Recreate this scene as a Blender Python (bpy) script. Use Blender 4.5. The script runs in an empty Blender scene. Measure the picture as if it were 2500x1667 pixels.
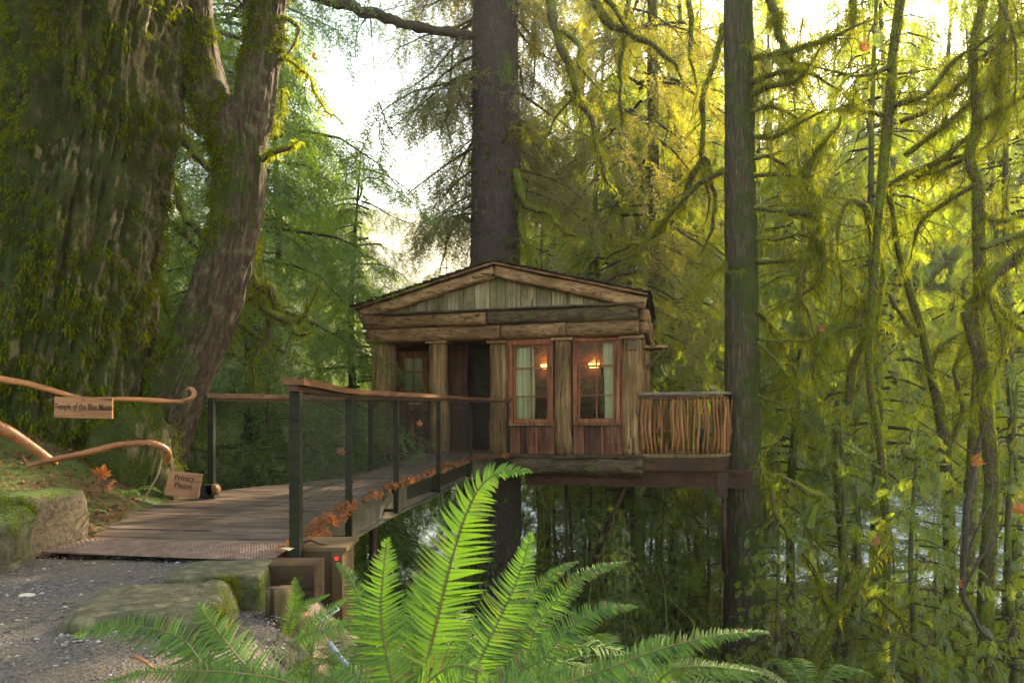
import bpy, math, numpy as np
from mathutils import Vector, Matrix
R_ = math.radians
C = bpy.context.scene.collection
sc = bpy.context.scene

# ------------------------------------------------------------------ camera, world, sun, exposure
EYE = 0.89; F = 1667.0; HZ = 995.0
cam_d = bpy.data.cameras.new('camera'); cam = bpy.data.objects.new('camera', cam_d); C.objects.link(cam)
cam.location = (0, 0, EYE); cam.rotation_euler = (R_(90), 0, 0)
cam_d.sensor_width = 36; cam_d.lens = 36*F/2500; cam_d.shift_y = (HZ-833.5)/2500
cam_d.clip_start = 0.05; cam_d.clip_end = 3000
cam_d.dof.use_dof = True; cam_d.dof.focus_distance = 7.5; cam_d.dof.aperture_fstop = 9
sc.camera = cam
SUN_AZ = R_(38); SUN_EL = R_(32)          # azimuth from +Y towards +X
w = bpy.data.worlds.new("World"); sc.world = w; w.use_nodes = True
nt = w.node_tree; bg = nt.nodes['Background']
sky = nt.nodes.new('ShaderNodeTexSky'); sky.sky_type = 'NISHITA'; sky.sun_disc = False
sky.sun_elevation = SUN_EL; sky.sun_rotation = SUN_AZ; sky.air_density = 1.0; sky.dust_density = 1.2; sky.ozone_density = 1.5
tint = nt.nodes.new('ShaderNodeMix'); tint.data_type = 'RGBA'; tint.blend_type = 'MULTIPLY'; tint.inputs[0].default_value = 1; tint.inputs[7].default_value = (1.0, .86, .62, 1)   # warm tint multiplied over the sky to warm its fill light
nt.links.new(sky.outputs[0], tint.inputs[6]); nt.links.new(tint.outputs[2], bg.inputs[0]); bg.inputs[1].default_value = 0.15
sun_d = bpy.data.lights.new('sun', 'SUN'); sun_d.energy = 5.0; sun_d.angle = R_(0.6); sun_d.color = (1.0, 0.84, 0.54)
sun = bpy.data.objects.new('sun', sun_d); C.objects.link(sun)
sdir = Vector((math.sin(SUN_AZ)*math.cos(SUN_EL), math.cos(SUN_AZ)*math.cos(SUN_EL), math.sin(SUN_EL)))
sun.rotation_euler = sdir.to_track_quat('Z', 'Y').to_euler(); sun.location = sdir*60
sc.view_settings.view_transform = 'Standard'; sc.view_settings.look = 'None'
sc.view_settings.gamma = 1; sc.view_settings.use_curve_mapping = False
sc.view_settings.exposure = 2.9
HAZE = 0.0005
sc.cycles.max_bounces = 6; sc.cycles.diffuse_bounces = 3; sc.cycles.glossy_bounces = 2
sc.cycles.transmission_bounces = 5; sc.cycles.transparent_max_bounces = 6; sc.cycles.volume_bounces = 0
sc.cycles.use_denoising = True; sc.cycles.denoising_prefilter = 'NONE'
sc.cycles.sample_clamp_indirect = 6

# ------------------------------------------------------------------ helpers
def P(px, py, d): return np.array([(px-1250)/F*d, d, EYE+(HZ-py)/F*d])
_g = np.random.RandomState(7)
_perm = _g.permutation(256); _perm = np.concatenate([_perm]*3); _val = _g.rand(256)*2-1
def vnoise(p):
    p = np.asarray(p, float); i = np.floor(p).astype(int); f = p-i; f = f*f*(3-2*f); i = i & 255
    def h(dx, dy, dz): return _val[_perm[_perm[_perm[(i[..., 0]+dx) & 255]+((i[..., 1]+dy) & 255)]+((i[..., 2]+dz) & 255)]]
    x, y, z = f[..., 0], f[..., 1], f[..., 2]
    def L(a, b, t): return a+(b-a)*t
    return L(L(L(h(0,0,0), h(1,0,0), x), L(h(0,1,0), h(1,1,0), x), y), L(L(h(0,0,1), h(1,0,1), x), L(h(0,1,1), h(1,1,1), x), y), z)
def fbm(p, o=4, g=0.5):
    s = 0; a = 1; p = np.asarray(p, float)
    for k in range(o): s = s+a*vnoise(p+k*17.3); p = p*2.03; a *= g
    return s

def mesh_np(name, V, Fc, mat, parent=None, smooth=False, top=None):
    V = np.asarray(V, np.float32); 
    if parent is not None: V = V-np.array(parent.location, np.float32)
    me = bpy.data.meshes.new(name)
    if isinstance(Fc, np.ndarray):
        n, k = Fc.shape
        me.vertices.add(len(V)); me.vertices.foreach_set('co', V.ravel())
        me.loops.add(n*k); me.loops.foreach_set('vertex_index', Fc.astype(np.int32).ravel())
        me.polygons.add(n); me.polygons.foreach_set('loop_start', np.arange(0, n*k, k, dtype=np.int32))
        me.update(calc_edges=True)
    else:
        me.from_pydata(V.tolist(), [], [tuple(int(i) for i in f) for f in Fc]); me.update()
    me.polygons.foreach_set('use_smooth', [smooth]*len(me.polygons))
    if mat: me.materials.append(mat)
    o = bpy.data.objects.new(name, me); C.objects.link(o)
    if parent is not None: o.parent = parent
    return o
class MB:
    def __init__(s): s.V = []; s.F = []; s.n = 0
    def add(s, V, Fc):
        V = np.asarray(V, float).reshape(-1, 3); s.V.append(V)
        s.F += [tuple(int(i)+s.n for i in f) for f in Fc]; s.n += len(V); return s
    def build(s, name, mat, parent=None, smooth=False): return mesh_np(name, np.concatenate(s.V), s.F, mat, parent, smooth)
def tag(o, label=None, cat=None, group=None, kind=None):
    if label: o['label'] = label
    if cat: o['category'] = cat
    if group: o['group'] = group
    if kind: o['kind'] = kind
    return o
def empty(name, loc, label=None, cat=None, group=None, kind=None):
    o = bpy.data.objects.new(name, None); C.objects.link(o); o.location = tuple(float(x) for x in loc); o.empty_display_size = .1
    return tag(o, label, cat, group, kind)
def kids(o): return [c for c in bpy.data.objects if c.parent == o]
def copy_tree(o, parent=None, ch=None):
    c = o.copy(); C.objects.link(c)
    if parent is not None: c.parent = parent
    for k in list(o.children): copy_tree(k, c)
    return c
BOXF = [(0,3,2,1), (4,5,6,7), (0,1,5,4), (1,2,6,5), (2,3,7,6), (3,0,4,7)]
def box8(a, b):
    (x0, y0, z0), (x1, y1, z1) = a, b
    return np.array([(x0,y0,z0),(x1,y0,z0),(x1,y1,z0),(x0,y1,z0),(x0,y0,z1),(x1,y0,z1),(x1,y1,z1),(x0,y1,z1)], float)
def frames(pts, up=(0,0,1)):
    pts = np.asarray(pts, float); t = np.gradient(pts, axis=0); t /= np.linalg.norm(t, axis=1, keepdims=True)+1e-9
    n = np.zeros_like(t); ref = np.array(up, float)
    if abs(t[0] @ ref) > .9: ref = np.array((1., 0, 0))
    v = ref-t[0]*(ref @ t[0]); v /= np.linalg.norm(v); n[0] = v
    for i in range(1, len(pts)):
        v = n[i-1]-t[i]*(n[i-1] @ t[i]); n[i] = v/(np.linalg.norm(v)+1e-9)
    return t, n, np.cross(t, n)
def tube(pts, rad, n=8, cap=True, disp=None):
    pts = np.asarray(pts, float); m = len(pts); rad = np.broadcast_to(np.asarray(rad, float), (m,))
    t, a, b = frames(pts); an = np.linspace(0, 2*np.pi, n, endpoint=False)
    V = pts[:, None]+rad[:, None, None]*(np.cos(an)[None, :, None]*a[:, None]+np.sin(an)[None, :, None]*b[:, None])
    if disp is not None:
        dr = V-pts[:, None]; V = pts[:, None]+dr*(1+disp(V, rad))[..., None]
    V = V.reshape(-1, 3); i = np.arange(m-1)[:, None]*n; j = np.arange(n)[None]; j2 = (j+1) % n
    Fq = np.stack([i+j, i+j2, i+n+j2, i+n+j], -1).reshape(-1, 4)
    Fl = [tuple(f) for f in Fq]
    if cap: Fl += [tuple(range(n-1, -1, -1)), tuple(range((m-1)*n, m*n))]
    return V, Fl
def smooth_path(pts, n):
    pts = np.asarray(pts, float); m = len(pts)
    if m == 2: return pts[0]+(pts[1]-pts[0])*np.linspace(0, 1, n)[:, None]
    q = np.vstack([2*pts[0]-pts[1], pts, 2*pts[-1]-pts[-2]]); out = []
    for u in np.linspace(0, m-1-1e-6, n):
        i = int(u); f = u-i; p0, p1, p2, p3 = q[i:i+4]
        out.append(.5*((2*p1)+(-p0+p2)*f+(2*p0-5*p1+4*p2-p3)*f*f+(-p0+3*p1-3*p2+p3)*f**3))
    return np.array(out)
def bar(p0, p1, w, h, up=(0,0,1)):
    p0 = np.array(p0, float); p1 = np.array(p1, float); t = p1-p0; L = np.linalg.norm(t); t /= L
    s = np.cross(t, up); s /= np.linalg.norm(s); u = np.cross(s, t)
    V = []
    for p in (p0, p1):
        for a, b in ((-1,-1),(1,-1),(1,1),(-1,1)): V.append(p+s*a*w/2+u*b*h/2)
    return np.array(V), [(3,2,1,0),(4,5,6,7),(0,1,5,4),(1,2,6,5),(2,3,7,6),(3,0,4,7)]
def hewn(p0, p1, w, h, seed=0, amp=.012, up=(0,0,1), seg=22, taper=(1,1), sq=4.0, n=20):
    """hand-hewn timber: rounded-rectangle section, wavy along its length"""
    p0 = np.array(p0, float); p1 = np.array(p1, float); t = p1-p0; L = np.linalg.norm(t); t /= L
    s = np.cross(t, up); s /= np.linalg.norm(s); u = np.cross(s, t)
    an = np.linspace(0, 2*np.pi, n, endpoint=False)+np.pi/n
    c, sn = np.cos(an), np.sin(an); k = (abs(c)**sq+abs(sn)**sq)**(-1/sq); ca, sa = c*k, sn*k
    V = []
    for i in range(seg+1):
        f = i/seg; p = p0+t*L*f; tp = taper[0]+(taper[1]-taper[0])*f
        e = .96 if i in (0, seg) else 1
        q = np.stack([ca*3+seed*5.1, sa*3+seed, np.full(n, f*L*2.2+seed*3.3)], -1)
        q2 = np.stack([ca*9+seed, sa*9, np.full(n, f*L*3.5+seed)], -1)
        dd = amp*(vnoise(q)*1.3+vnoise(q2)*.7)
        wv = amp*.9*vnoise(np.array([[f*L*1.4, seed*7.7, 2.]]))[0]
        V.append(p+s*(((w/2*tp*e+dd)*ca)+wv)[:, None]+u*((h/2*tp*e+dd)*sa)[:, None])
    V = np.concatenate(V)
    i = np.arange(seg)[:, None]*n; j = np.arange(n)[None]; j2 = (j+1) % n
    Fl = [tuple(f) for f in np.stack([i+j, i+j2, i+n+j2, i+n+j], -1).reshape(-1, 4)]
    Fl += [tuple(range(n-1, -1, -1)), tuple(range(seg*n, (seg+1)*n))]
    return V, Fl

# ------------------------------------------------------------------ materials
class NB:
    def __init__(s, name):
        s.m = bpy.data.materials.new(name); s.m.use_nodes = True; s.t = s.m.node_tree; s.t.nodes.clear()
        s.out = s.t.nodes.new('ShaderNodeOutputMaterial')
    def n(s, typ, ins=None, **kw):
        nd = s.t.nodes.new(typ)
        for k, v in kw.items(): setattr(nd, k, v)
        for k, v in (ins or {}).items():
            if isinstance(v, bpy.types.NodeSocket): s.t.links.new(v, nd.inputs[k])
            else: nd.inputs[k].default_value = v
        return nd
    def ramp(s, fac, stops, interp='LINEAR'):
        nd = s.n('ShaderNodeValToRGB', {'Fac': fac}); cr = nd.color_ramp; cr.interpolation = interp
        while len(cr.elements) < len(stops): cr.elements.new(.5)
        for e, (p, c) in zip(cr.elements, stops):
            e.position = p; e.color = (c, c, c, 1) if isinstance(c, (int, float)) else (*c, 1)
        return nd.outputs[0]
    def mix(s, f, a, b, bt='MIX'):
        nd = s.n('ShaderNodeMix', data_type='RGBA', blend_type=bt)
        for i, v in ((0, f), (6, a), (7, b)):
            if isinstance(v, bpy.types.NodeSocket): s.t.links.new(v, nd.inputs[i])
            else: nd.inputs[i].default_value = v if i == 0 else ((*v, 1) if len(v) == 3 else v)
        return nd.outputs[2]
    def math(s, op, a, b=0., c=0., clamp=False):
        nd = s.n('ShaderNodeMath', operation=op, use_clamp=clamp)
        for i, v in enumerate((a, b, c)):
            if isinstance(v, bpy.types.NodeSocket): s.t.links.new(v, nd.inputs[i])
            else: nd.inputs[i].default_value = v
        return nd.outputs[0]
    def pos(s, scale=(1,1,1), src='Object'):
        tc = s.n('ShaderNodeTexCoord'); 
        return s.n('ShaderNodeMapping', {'Vector': tc.outputs[src], 'Scale': scale}).outputs[0]
    def noise(s, vec, scale, detail=5, rough=.6, dist=0.):
        return s.n('ShaderNodeTexNoise', {'Vector': vec, 'Scale': scale, 'Detail': detail, 'Roughness': rough, 'Distortion': dist}).outputs[0]
    def princ(s, col, rough=.8, bump=None, bstr=.5, bdist=.01, spec=.3, metal=0., extra=None):
        ins = {'Base Color': col if isinstance(col, bpy.types.NodeSocket) else (*col, 1), 'Roughness': rough, 'Metallic': metal, 'Specular IOR Level': spec}
        ins.update(extra or {})
        b = s.n('ShaderNodeBsdfPrincipled', ins)
        if bump is not None:
            bn = s.n('ShaderNodeBump', {'Height': bump, 'Strength': bstr, 'Distance': bdist}); s.t.links.new(bn.outputs[0], b.inputs['Normal'])
        s.t.links.new(b.outputs[0], s.out.inputs[0]); return s.m
def wood(name, dark, mid, light, axis='z', scale=1., moss=0., rough=.8, rnd=.25, bstr=.7, mosscol=(.06, .09, .008), spec=.14):
    b = NB(name); s = [26*scale]*3; s['xyz'.index(axis)] = 1.3*scale
    oi = b.n('ShaderNodeObjectInfo'); tc = b.n('ShaderNodeTexCoord')
    off = b.n('ShaderNodeVectorMath', {0: tc.outputs['Object'], 1: b.n('ShaderNodeCombineXYZ', {'X': b.math('MULTIPLY', oi.outputs['Random'], 37.), 'Y': b.math('MULTIPLY', oi.outputs['Random'], 11.)}).outputs[0]}, operation='ADD').outputs[0]
    v = b.n('ShaderNodeMapping', {'Vector': off, 'Scale': s}).outputs[0]
    g = b.noise(v, 1, 7, .68, .6); low = b.noise(off, 2.3*scale, 4, .6)
    col = b.ramp(g, [(.28, dark), (.5, mid), (.72, light)])
    col = b.mix(b.ramp(low, [(.35, .0), (.7, .75)]), col, dark, 'MIX')
    val = b.math('ADD', b.math('MULTIPLY', oi.outputs['Random'], 2*rnd), 1-rnd)
    col = b.mix(1., col, b.n('ShaderNodeCombineColor', {0: val, 1: val, 2: val}).outputs[0], 'MULTIPLY')
    crack = b.ramp(b.noise(b.n('ShaderNodeMapping', {'Vector': off, 'Scale': [x*1.4 for x in s]}).outputs[0], .8, 3, .5, 1.2), [(.36, 0.), (.42, 1.)])
    col = b.mix(b.math('MULTIPLY', b.math('SUBTRACT', 1., crack), .8), col, tuple(x*.25 for x in dark))
    if moss > 0:
        mm = b.ramp(b.noise(off, 3.1, 6, .7), [(.66-moss*.5, 0.), (.80-moss*.4, 1.)])
        col = b.mix(b.math('MULTIPLY', mm, .85), col, mosscol)
    h = b.math('ADD', g, b.math('MULTIPLY', crack, .6))
    return b.princ(col, rough, h, bstr, .012, spec)
def barkmat(name, dark, mid, light, mossc=(.05, .085, .01), moss=.5, side=None, scale=1., stretch=.3, bstr=1., lichen=None, dist=.03):
    b = NB(name); tc = b.n('ShaderNodeTexCoord'); ob = tc.outputs['Object']
    v = b.n('ShaderNodeMapping', {'Vector': ob, 'Scale': (scale, scale, scale*stretch)}).outputs[0]
    g = b.noise(v, 14, 8, .7, .4)
    vo = b.n('ShaderNodeTexVoronoi', {'Vector': b.n('ShaderNodeMixRGB', {0: .12, 1: v, 2: b.n('ShaderNodeTexNoise', {'Vector': v, 'Scale': 7.}).outputs[1]}).outputs[0], 'Scale': 16.}, feature='DISTANCE_TO_EDGE').outputs[0]
    fis = b.mix(b.ramp(b.noise(ob, 3.1*scale, 3), [(.42, 0.), (.58, 1.)]), b.ramp(vo, [(.0, .45), (.10, 1.)]), (1., 1., 1.))
    col = b.ramp(g, [(.3, dark), (.52, mid), (.72, light)]); col = b.mix(b.math('MULTIPLY', b.math('SUBTRACT', 1., fis), .75), col, tuple(x*.3 for x in dark))
    if lichen: col = b.mix(b.math('MULTIPLY', b.ramp(b.noise(ob, 9, 6, .75), [(.5, 0.), (.62, 1.)]), .7), col, lichen)
    m = b.noise(ob, 1.9, 7, .72)
    if side is not None:
        gn = b.n('ShaderNodeNewGeometry').outputs['Normal']
        dt = b.n('ShaderNodeVectorMath', {0: gn, 1: side}, operation='DOT_PRODUCT').outputs['Value']
        m = b.math('ADD', m, b.math('MULTIPLY', dt, .22))
    mk = b.ramp(m, [(.72-moss*.45, 0.), (.80-moss*.45, 1.)])
    fine = b.noise(ob, 60, 4, .7)
    mc = b.mix(b.ramp(fine, [(.35, 0.), (.65, 1.)]), tuple(x*.35 for x in mossc), tuple(min(1, x*1.5) for x in mossc))
    mc = b.mix(b.ramp(b.noise(ob, 4, 4, .6), [(.4, 0.), (.65, .7)]), mc, (mossc[0]*.5, mossc[1]*.42, mossc[2]))
    col = b.mix(mk, col, mc)
    h = b.math('ADD', b.math('ADD', b.math('MULTIPLY', g, .6), b.math('MULTIPLY', fis, .5)), b.math('MULTIPLY', mk, b.math('MULTIPLY', fine, 1.1)))
    return b.princ(col, .85, h, bstr, dist, .25)
def leafmat(name, a, c, t=(.30, .42, .03), tr=.5, gloss=.04, brown=None, nsc=.7, bamt=.3):
    b = NB(name); geo = b.n('ShaderNodeNewGeometry'); oi = b.n('ShaderNodeObjectInfo')
    f = b.math('ADD', b.math('MULTIPLY', geo.outputs['Random Per Island'], .5), b.math('MULTIPLY', b.noise(geo.outputs['Position'], nsc, 3, .6), .5))
    col = b.ramp(f, [(.2, a), (.75, c)]); tc = b.mix(.55, col, t)
    tc = b.mix(b.ramp(f, [(.25, .55), (.7, 0.)]), tc, tuple(x*.35 for x in t))
    if brown:
        k = b.math('MULTIPLY', b.ramp(b.noise(geo.outputs['Position'], nsc*1.3, 4, .65), [(.52, 0.), (.62, 1.)]), bamt)
        k2 = b.math('MAXIMUM', k, b.math('GREATER_THAN', geo.outputs['Random Per Island'], .93))
        col = b.mix(k2, col, brown); tc = b.mix(k2, tc, tuple(x*2.2 for x in brown))
    d = b.n('ShaderNodeBsdfDiffuse', {'Color': col}); tl = b.n('ShaderNodeBsdfTranslucent', {'Color': tc})
    g = b.n('ShaderNodeBsdfGlossy', {'Color': (1, 1, 1, 1), 'Roughness': .55})
    s1 = b.n('ShaderNodeMixShader', {0: tr, 1: d.outputs[0], 2: tl.outputs[0]}); s2 = b.n('ShaderNodeMixShader', {0: gloss, 1: s1.outputs[0], 2: g.outputs[0]})
    b.t.links.new(s2.outputs[0], b.out.inputs[0]); return b.m
def plain(name, col, rough=.7, metal=0., vary=.3, nsc=20., bstr=.2, spec=.3):
    b = NB(name); v = b.pos(); g = b.noise(v, nsc, 5, .65); c = b.mix(b.ramp(g, [(.3, 0.), (.7, 1.)]), tuple(x*(1-vary) for x in col), tuple(min(1, x*(1+vary)) for x in col))
    return b.princ(c, rough, g, bstr, .004, spec, metal)

M = {}
M['pillar'] = wood('hewn_pillar_wood', (.06, .030, .012), (.18, .10, .042), (.34, .22, .11), 'z', .7, .12, .75, mosscol=(.07, .08, .02))
M['log'] = wood('hewn_log_wood', (.07, .032, .014), (.21, .11, .05), (.42, .26, .14), 'x', .7, .10, .7)
M['log_dark'] = wood('dark_log_wood', (.022, .014, .008), (.075, .046, .026), (.16, .11, .06), 'x', .7, .22, .8)
M['rafter'] = wood('rafter_wood', (.09, .045, .02), (.26, .14, .07), (.45, .29, .16), 'x', .7, .06, .7)
M['gable'] = wood('gable_board_wood', (.10, .07, .04), (.22, .17, .10), (.36, .30, .20), 'z', .8, .30, .8, .3, mosscol=(.10, .14, .04))
M['red'] = wood('red_cedar_trim', (.10, .03, .015), (.22, .075, .035), (.32, .13, .065), 'z', .9, 0, .6, .12, .35)
M['panel'] = wood('cedar_panel_wood', (.035, .012, .008), (.11, .042, .024), (.22, .10, .055), 'z', .8, .08, .65, .45)
M['inner'] = wood('interior_wood', (.07, .025, .012), (.16, .06, .028), (.24, .10, .05), 'x', .6, 0, .6, .2, .3)
M['deck'] = wood('deck_plank_wood', (.05, .032, .024), (.13, .085, .062), (.22, .155, .115), 'x', .6, .20, .42, .3, .5, (.06, .065, .015), .3)
M['rail'] = wood('handrail_wood', (.045, .02, .009), (.12, .052, .022), (.20, .095, .045), 'y', .5, 0, .5, .1, .3)
M['glulam'] = wood('glulam_wood', (.022, .009, .005), (.06, .024, .012), (.10, .042, .022), 'x', .5, 0, .55, .15, .3)
M['picket'] = wood('peeled_branch_wood', (.10, .035, .012), (.26, .105, .035), (.42, .20, .08), 'z', .6, 0, .5, .35, .3)
M['peeled'] = wood('peeled_rail_wood', (.08, .026, .007), (.25, .085, .018), (.36, .15, .04), 'x', .9, 0, .42, .1, .5, spec=.4)
M['sign'] = wood('sign_wood', (.12, .05, .022), (.25, .115, .05), (.33, .17, .085), 'x', .7, 0, .6, .1, .3)
M['timber'] = wood('timber_block_wood', (.018, .010, .006), (.045, .024, .013), (.08, .045, .024), 'x', .6, .1, .7)
M['stake'] = wood('old_stake_wood', (.07, .045, .02), (.17, .11, .05), (.28, .19, .09), 'z', .6, .3, .8)
M['shingle'] = wood('shingle_wood', (.015, .012, .011), (.04, .03, .025), (.09, .065, .05), 'x', .8, .2, .8, .4)
M['steel'] = plain('dark_green_steel', (.014, .014, .007), .75, 0, .5, 14, spec=.12)
M['steel_beam'] = plain('weathered_steel_beam', (.085, .072, .05), .5, .3, .45, 6)
M['wire'] = plain('galvanised_wire', (.03, .026, .02), .8, 0, .2, spec=.1)
M['rust'] = plain('rusty_brown_steel', (.045, .018, .010), .6, .3, .3)
M['black'] = plain('black_plastic', (.012, .012, .012), .4)
M['boxbrown'] = plain('brown_utility_box', (.07, .04, .016), .6, 0, .15, 4)
M['ink'] = plain('engraved_ink', (.02, .008, .004), .7)
M['curtain'] = plain('teal_curtain', (.46, .36, .21), .9, 0, .12, 5)
M['white'] = plain('white_metal', (.7, .7, .68), .4)
M['pipe'] = plain('grey_conduit', (.18, .2, .22), .4)
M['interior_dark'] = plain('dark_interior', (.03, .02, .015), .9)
M['fcedar'] = leafmat('cedar_foliage', (.022, .055, .003), (.10, .15, .005), (.56, .70, .018), .58, brown=(.12, .05, .010))
M['fhem'] = leafmat('hemlock_foliage', (.020, .06, .004), (.08, .15, .008), (.48, .74, .015), .5, brown=(.07, .045, .010), bamt=.2)
M['fspruce'] = leafmat('spruce_foliage', (.028, .04, .006), (.10, .105, .012), (.62, .56, .03), .58, brown=(.12, .06, .014), bamt=.5)
M['fern'] = leafmat('fern_leaf', (.014, .05, .003), (.085, .17, .007), (.24, .46, .012), .40, .02, brown=(.10, .06, .012), nsc=9., bamt=.25)
M['moss'] = leafmat('hanging_moss', (.07, .085, .004), (.17, .17, .008), (.60, .60, .02), .5, .0, nsc=2.)
M['mosstuft'] = leafmat('trunk_moss', (.030, .042, .001), (.11, .125, .004), (.26, .27, .008), .3, .0, nsc=1.5)
M['dead'] = leafmat('dead_maple_leaf', (.12, .032, .007), (.30, .10, .02), (.55, .17, .02), .4, .03, nsc=9.)
M['litter'] = leafmat('leaf_litter', (.07, .025, .010), (.22, .075, .025), (.35, .12, .03), .2, .02, nsc=3.)
M['twig'] = plain('bare_twig', (.05, .035, .02), .8)
M['twigpale'] = plain('pale_twig', (.16, .12, .06), .8)
M['bark_giant'] = barkmat('giant_cedar_bark', (.022, .014, .007), (.09, .062, .03), (.20, .155, .075), (.052, .062, .003), .90, (-1., -.25, 0.), 1., .16, 1., (.15, .16, .04), .05)
M['bark_lean'] = barkmat('leaning_maple_bark', (.014, .007, .004), (.045, .024, .015), (.12, .07, .04), (.05, .065, .003), .34, (-.5, -.5, 0.), 1.5, .22, 1., (.09, .085, .035), .03)
M['bark_spruce'] = barkmat('spruce_bark', (.018, .012, .011), (.05, .034, .030), (.11, .077, .060), (.09, .12, .01), .10, (.3, -.5, 0.), 2.4, .8, 1., None, .03)
M['bark_cedar'] = barkmat('cedar_pole_bark', (.014, .010, .006), (.05, .038, .020), (.13, .10, .055), (.045, .06, .003), .66, (.5, .2, 0.), 2.2, .10, 1., None, .02)
M['bark_moss'] = barkmat('mossy_limb_bark', (.03, .02, .012), (.07, .05, .028), (.13, .10, .05), (.11, .13, .01), .60, (0., 0., 1.6), 3., .6, .8, None, .015)
M['bark_dark'] = barkmat('dark_limb_bark', (.02, .013, .010), (.05, .034, .026), (.10, .07, .05), (.08, .10, .01), .15, (0., 0., 1.5), 3., .4, .8, None, .01)
M['stone'] = barkmat('mossy_sandstone', (.03, .024, .013), (.075, .06, .034), (.13, .11, .065), (.09, .12, .006), .30, (.5, .0, .25), 1., 1., .7, (.12, .12, .06), .015)
M['stone_low'] = barkmat('olive_sandstone', (.022, .019, .010), (.075, .066, .032), (.16, .145, .08), (.08, .10, .006), .25, (.6, .0, -.1), 1., 1., .7, None, .015)
M['stone_plain'] = barkmat('brown_granite_block', (.03, .02, .012), (.085, .06, .035), (.16, .12, .07), (.06, .08, .006), .30, (0., 0., .8), 2., 1., .6, None, .012)

# glass
b = NB('window_glass'); gl = b.n('ShaderNodeBsdfGlossy', {'Color': (1, 1, 1, 1), 'Roughness': .02}); tp = b.n('ShaderNodeBsdfTransparent', {'Color': (.85, .9, .88, 1)})
ms = b.n('ShaderNodeMixShader', {0: b.n('ShaderNodeFresnel', {'IOR': 1.12}).outputs[0], 1: tp.outputs[0], 2: gl.outputs[0]}); b.t.links.new(ms.outputs[0], b.out.inputs[0]); M['glass'] = b.m
def emis(name, col, st):
    b = NB(name); e = b.n('ShaderNodeEmission', {'Color': (*col, 1), 'Strength': st}); b.t.links.new(e.outputs[0], b.out.inputs[0]); return b.m
M['lampglow'] = emis('lamp_glow', (1, .38, .06), 2.2); M['redled'] = emis('red_light', (1, .03, .02), .35)

# ------------------------------------------------------------------ terrain
EDGE = np.array([(-.55, -8), (-.6, 1.2), (-.95, 3.0), (-1.25, 4.25), (-2.75, 5.0), (-3.5, 7.3), (-5, 9), (-9, 11), (-40, 15)], float)
def edge_dist(x, y):
    x = np.asarray(x, float); y = np.asarray(y, float); best = np.full(x.shape, 1e9); sg = np.ones(x.shape)
    for a, b_ in zip(EDGE[:-1], EDGE[1:]):
        d = b_-a; L2 = d @ d; t = np.clip(((x-a[0])*d[0]+(y-a[1])*d[1])/L2, 0, 1)
        cx = x-(a[0]+t*d[0]); cy = y-(a[1]+t*d[1]); dd = np.hypot(cx, cy); s = np.sign(-(d[0]*cy-d[1]*cx)); s[s == 0] = 1
        m = dd < best-1e-9; best = np.where(m, dd, best); sg = np.where(m, s, sg)
    return best*sg
def sstep(a, b_, x): t = np.clip((x-a)/(b_-a), 0, 1); return t*t*(3-2*t)
RIV = -6.0
def ground_z(x, y):
    x = np.asarray(x, float); y = np.asarray(y, float); s = edge_dist(x, y); sp = np.maximum(s, 0)
    z = -.05-5.75*(1-np.exp(-sp/4.6))-.35*sstep(-.8, 0, s)*(y < 4.6)
    p = np.stack([x*.35, y*.35, np.zeros_like(x)], -1)
    z = z+fbm(p, 4)*.35*np.clip(sp/4, 0, 1)
    z = z-1.6*sstep(25, 29, y)*(1-sstep(52, 56, y))
    far = np.maximum(y-54, 0)
    z = z+.05*far*sstep(54, 80, y)+ 62*sstep(85, 230, y+fbm(np.stack([x*.012, y*.0, x*0], -1), 3)*25)
    # bank behind and left of the bridge landing
    left = np.maximum(-x-3.1, 0)*(1-sstep(-1, 1.5, s))
    z = z+np.minimum(left*.55, 3)*sstep(4.3, 6.0, y+0*x)
    return z
b = NB('forest_floor'); v = b.pos()
n1 = b.noise(v, .8, 6, .7); n2 = b.noise(v, 9, 6, .75)
col = b.ramp(n2, [(.3, (.018, .010, .006)), (.5, (.055, .027, .012)), (.7, (.11, .052, .02))])
col = b.mix(b.ramp(n1, [(.42, 0.), (.56, 1.)]), col, (.04, .06, .006)); M['floor'] = b.princ(col, .95, n2, .8, .05)
def grid(x0, x1, nx, y0, y1, ny, gx=1., gy=1.):
    xs = np.linspace(0, 1, nx); ys = np.linspace(0, 1, ny)**gy
    xs = x0+(x1-x0)*xs; ys = y0+(y1-y0)*ys
    X, Y = np.meshgrid(xs, ys); i = np.arange(ny-1)[:, None]*nx+np.arange(nx-1)[None]
    return X, Y, np.stack([i, i+1, i+nx+1, i+nx], -1).reshape(-1, 4)
X, Y, Fg = grid(-14, 16, 200, -6, 27, 220)
g = mesh_np('ground', np.stack([X, Y, ground_z(X, Y)-.004], -1).reshape(-1, 3), Fg, M['floor'], smooth=True); g['kind'] = 'structure'
# outer terrain : a frame of coarser sheet round it
X, Y, Fg = grid(-420, 420, 140, -40, 620, 150, gy=1.5)
Z = ground_z(X, Y)-.35; Z = np.where((abs(X-1) < 14) & (Y > -5) & (Y < 25), Z-.8, Z)
hl = mesh_np('hills', np.stack([X, Y, Z], -1).reshape(-1, 3), Fg, M['floor'], smooth=True); hl['kind'] = 'structure'
b = NB('river_water'); v = b.pos((1, .35, 1)); M['water'] = b.princ(b.ramp(b.noise(b.pos((1, .25, 1)), 1.2, 5, .7), [(.42, (.10, .12, .11)), (.58, (.55, .57, .55))]), .22, b.noise(v, 6, 4, .6), .8, .08, 1.)  # pale streaks put the river's white glare and sparkle into the base colour
rv = mesh_np('river', [(-300, 20, RIV), (300, 20, RIV), (300, 62, RIV), (-300, 62, RIV)], [(0, 1, 2, 3)], M['water']); rv['kind'] = 'structure'
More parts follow.
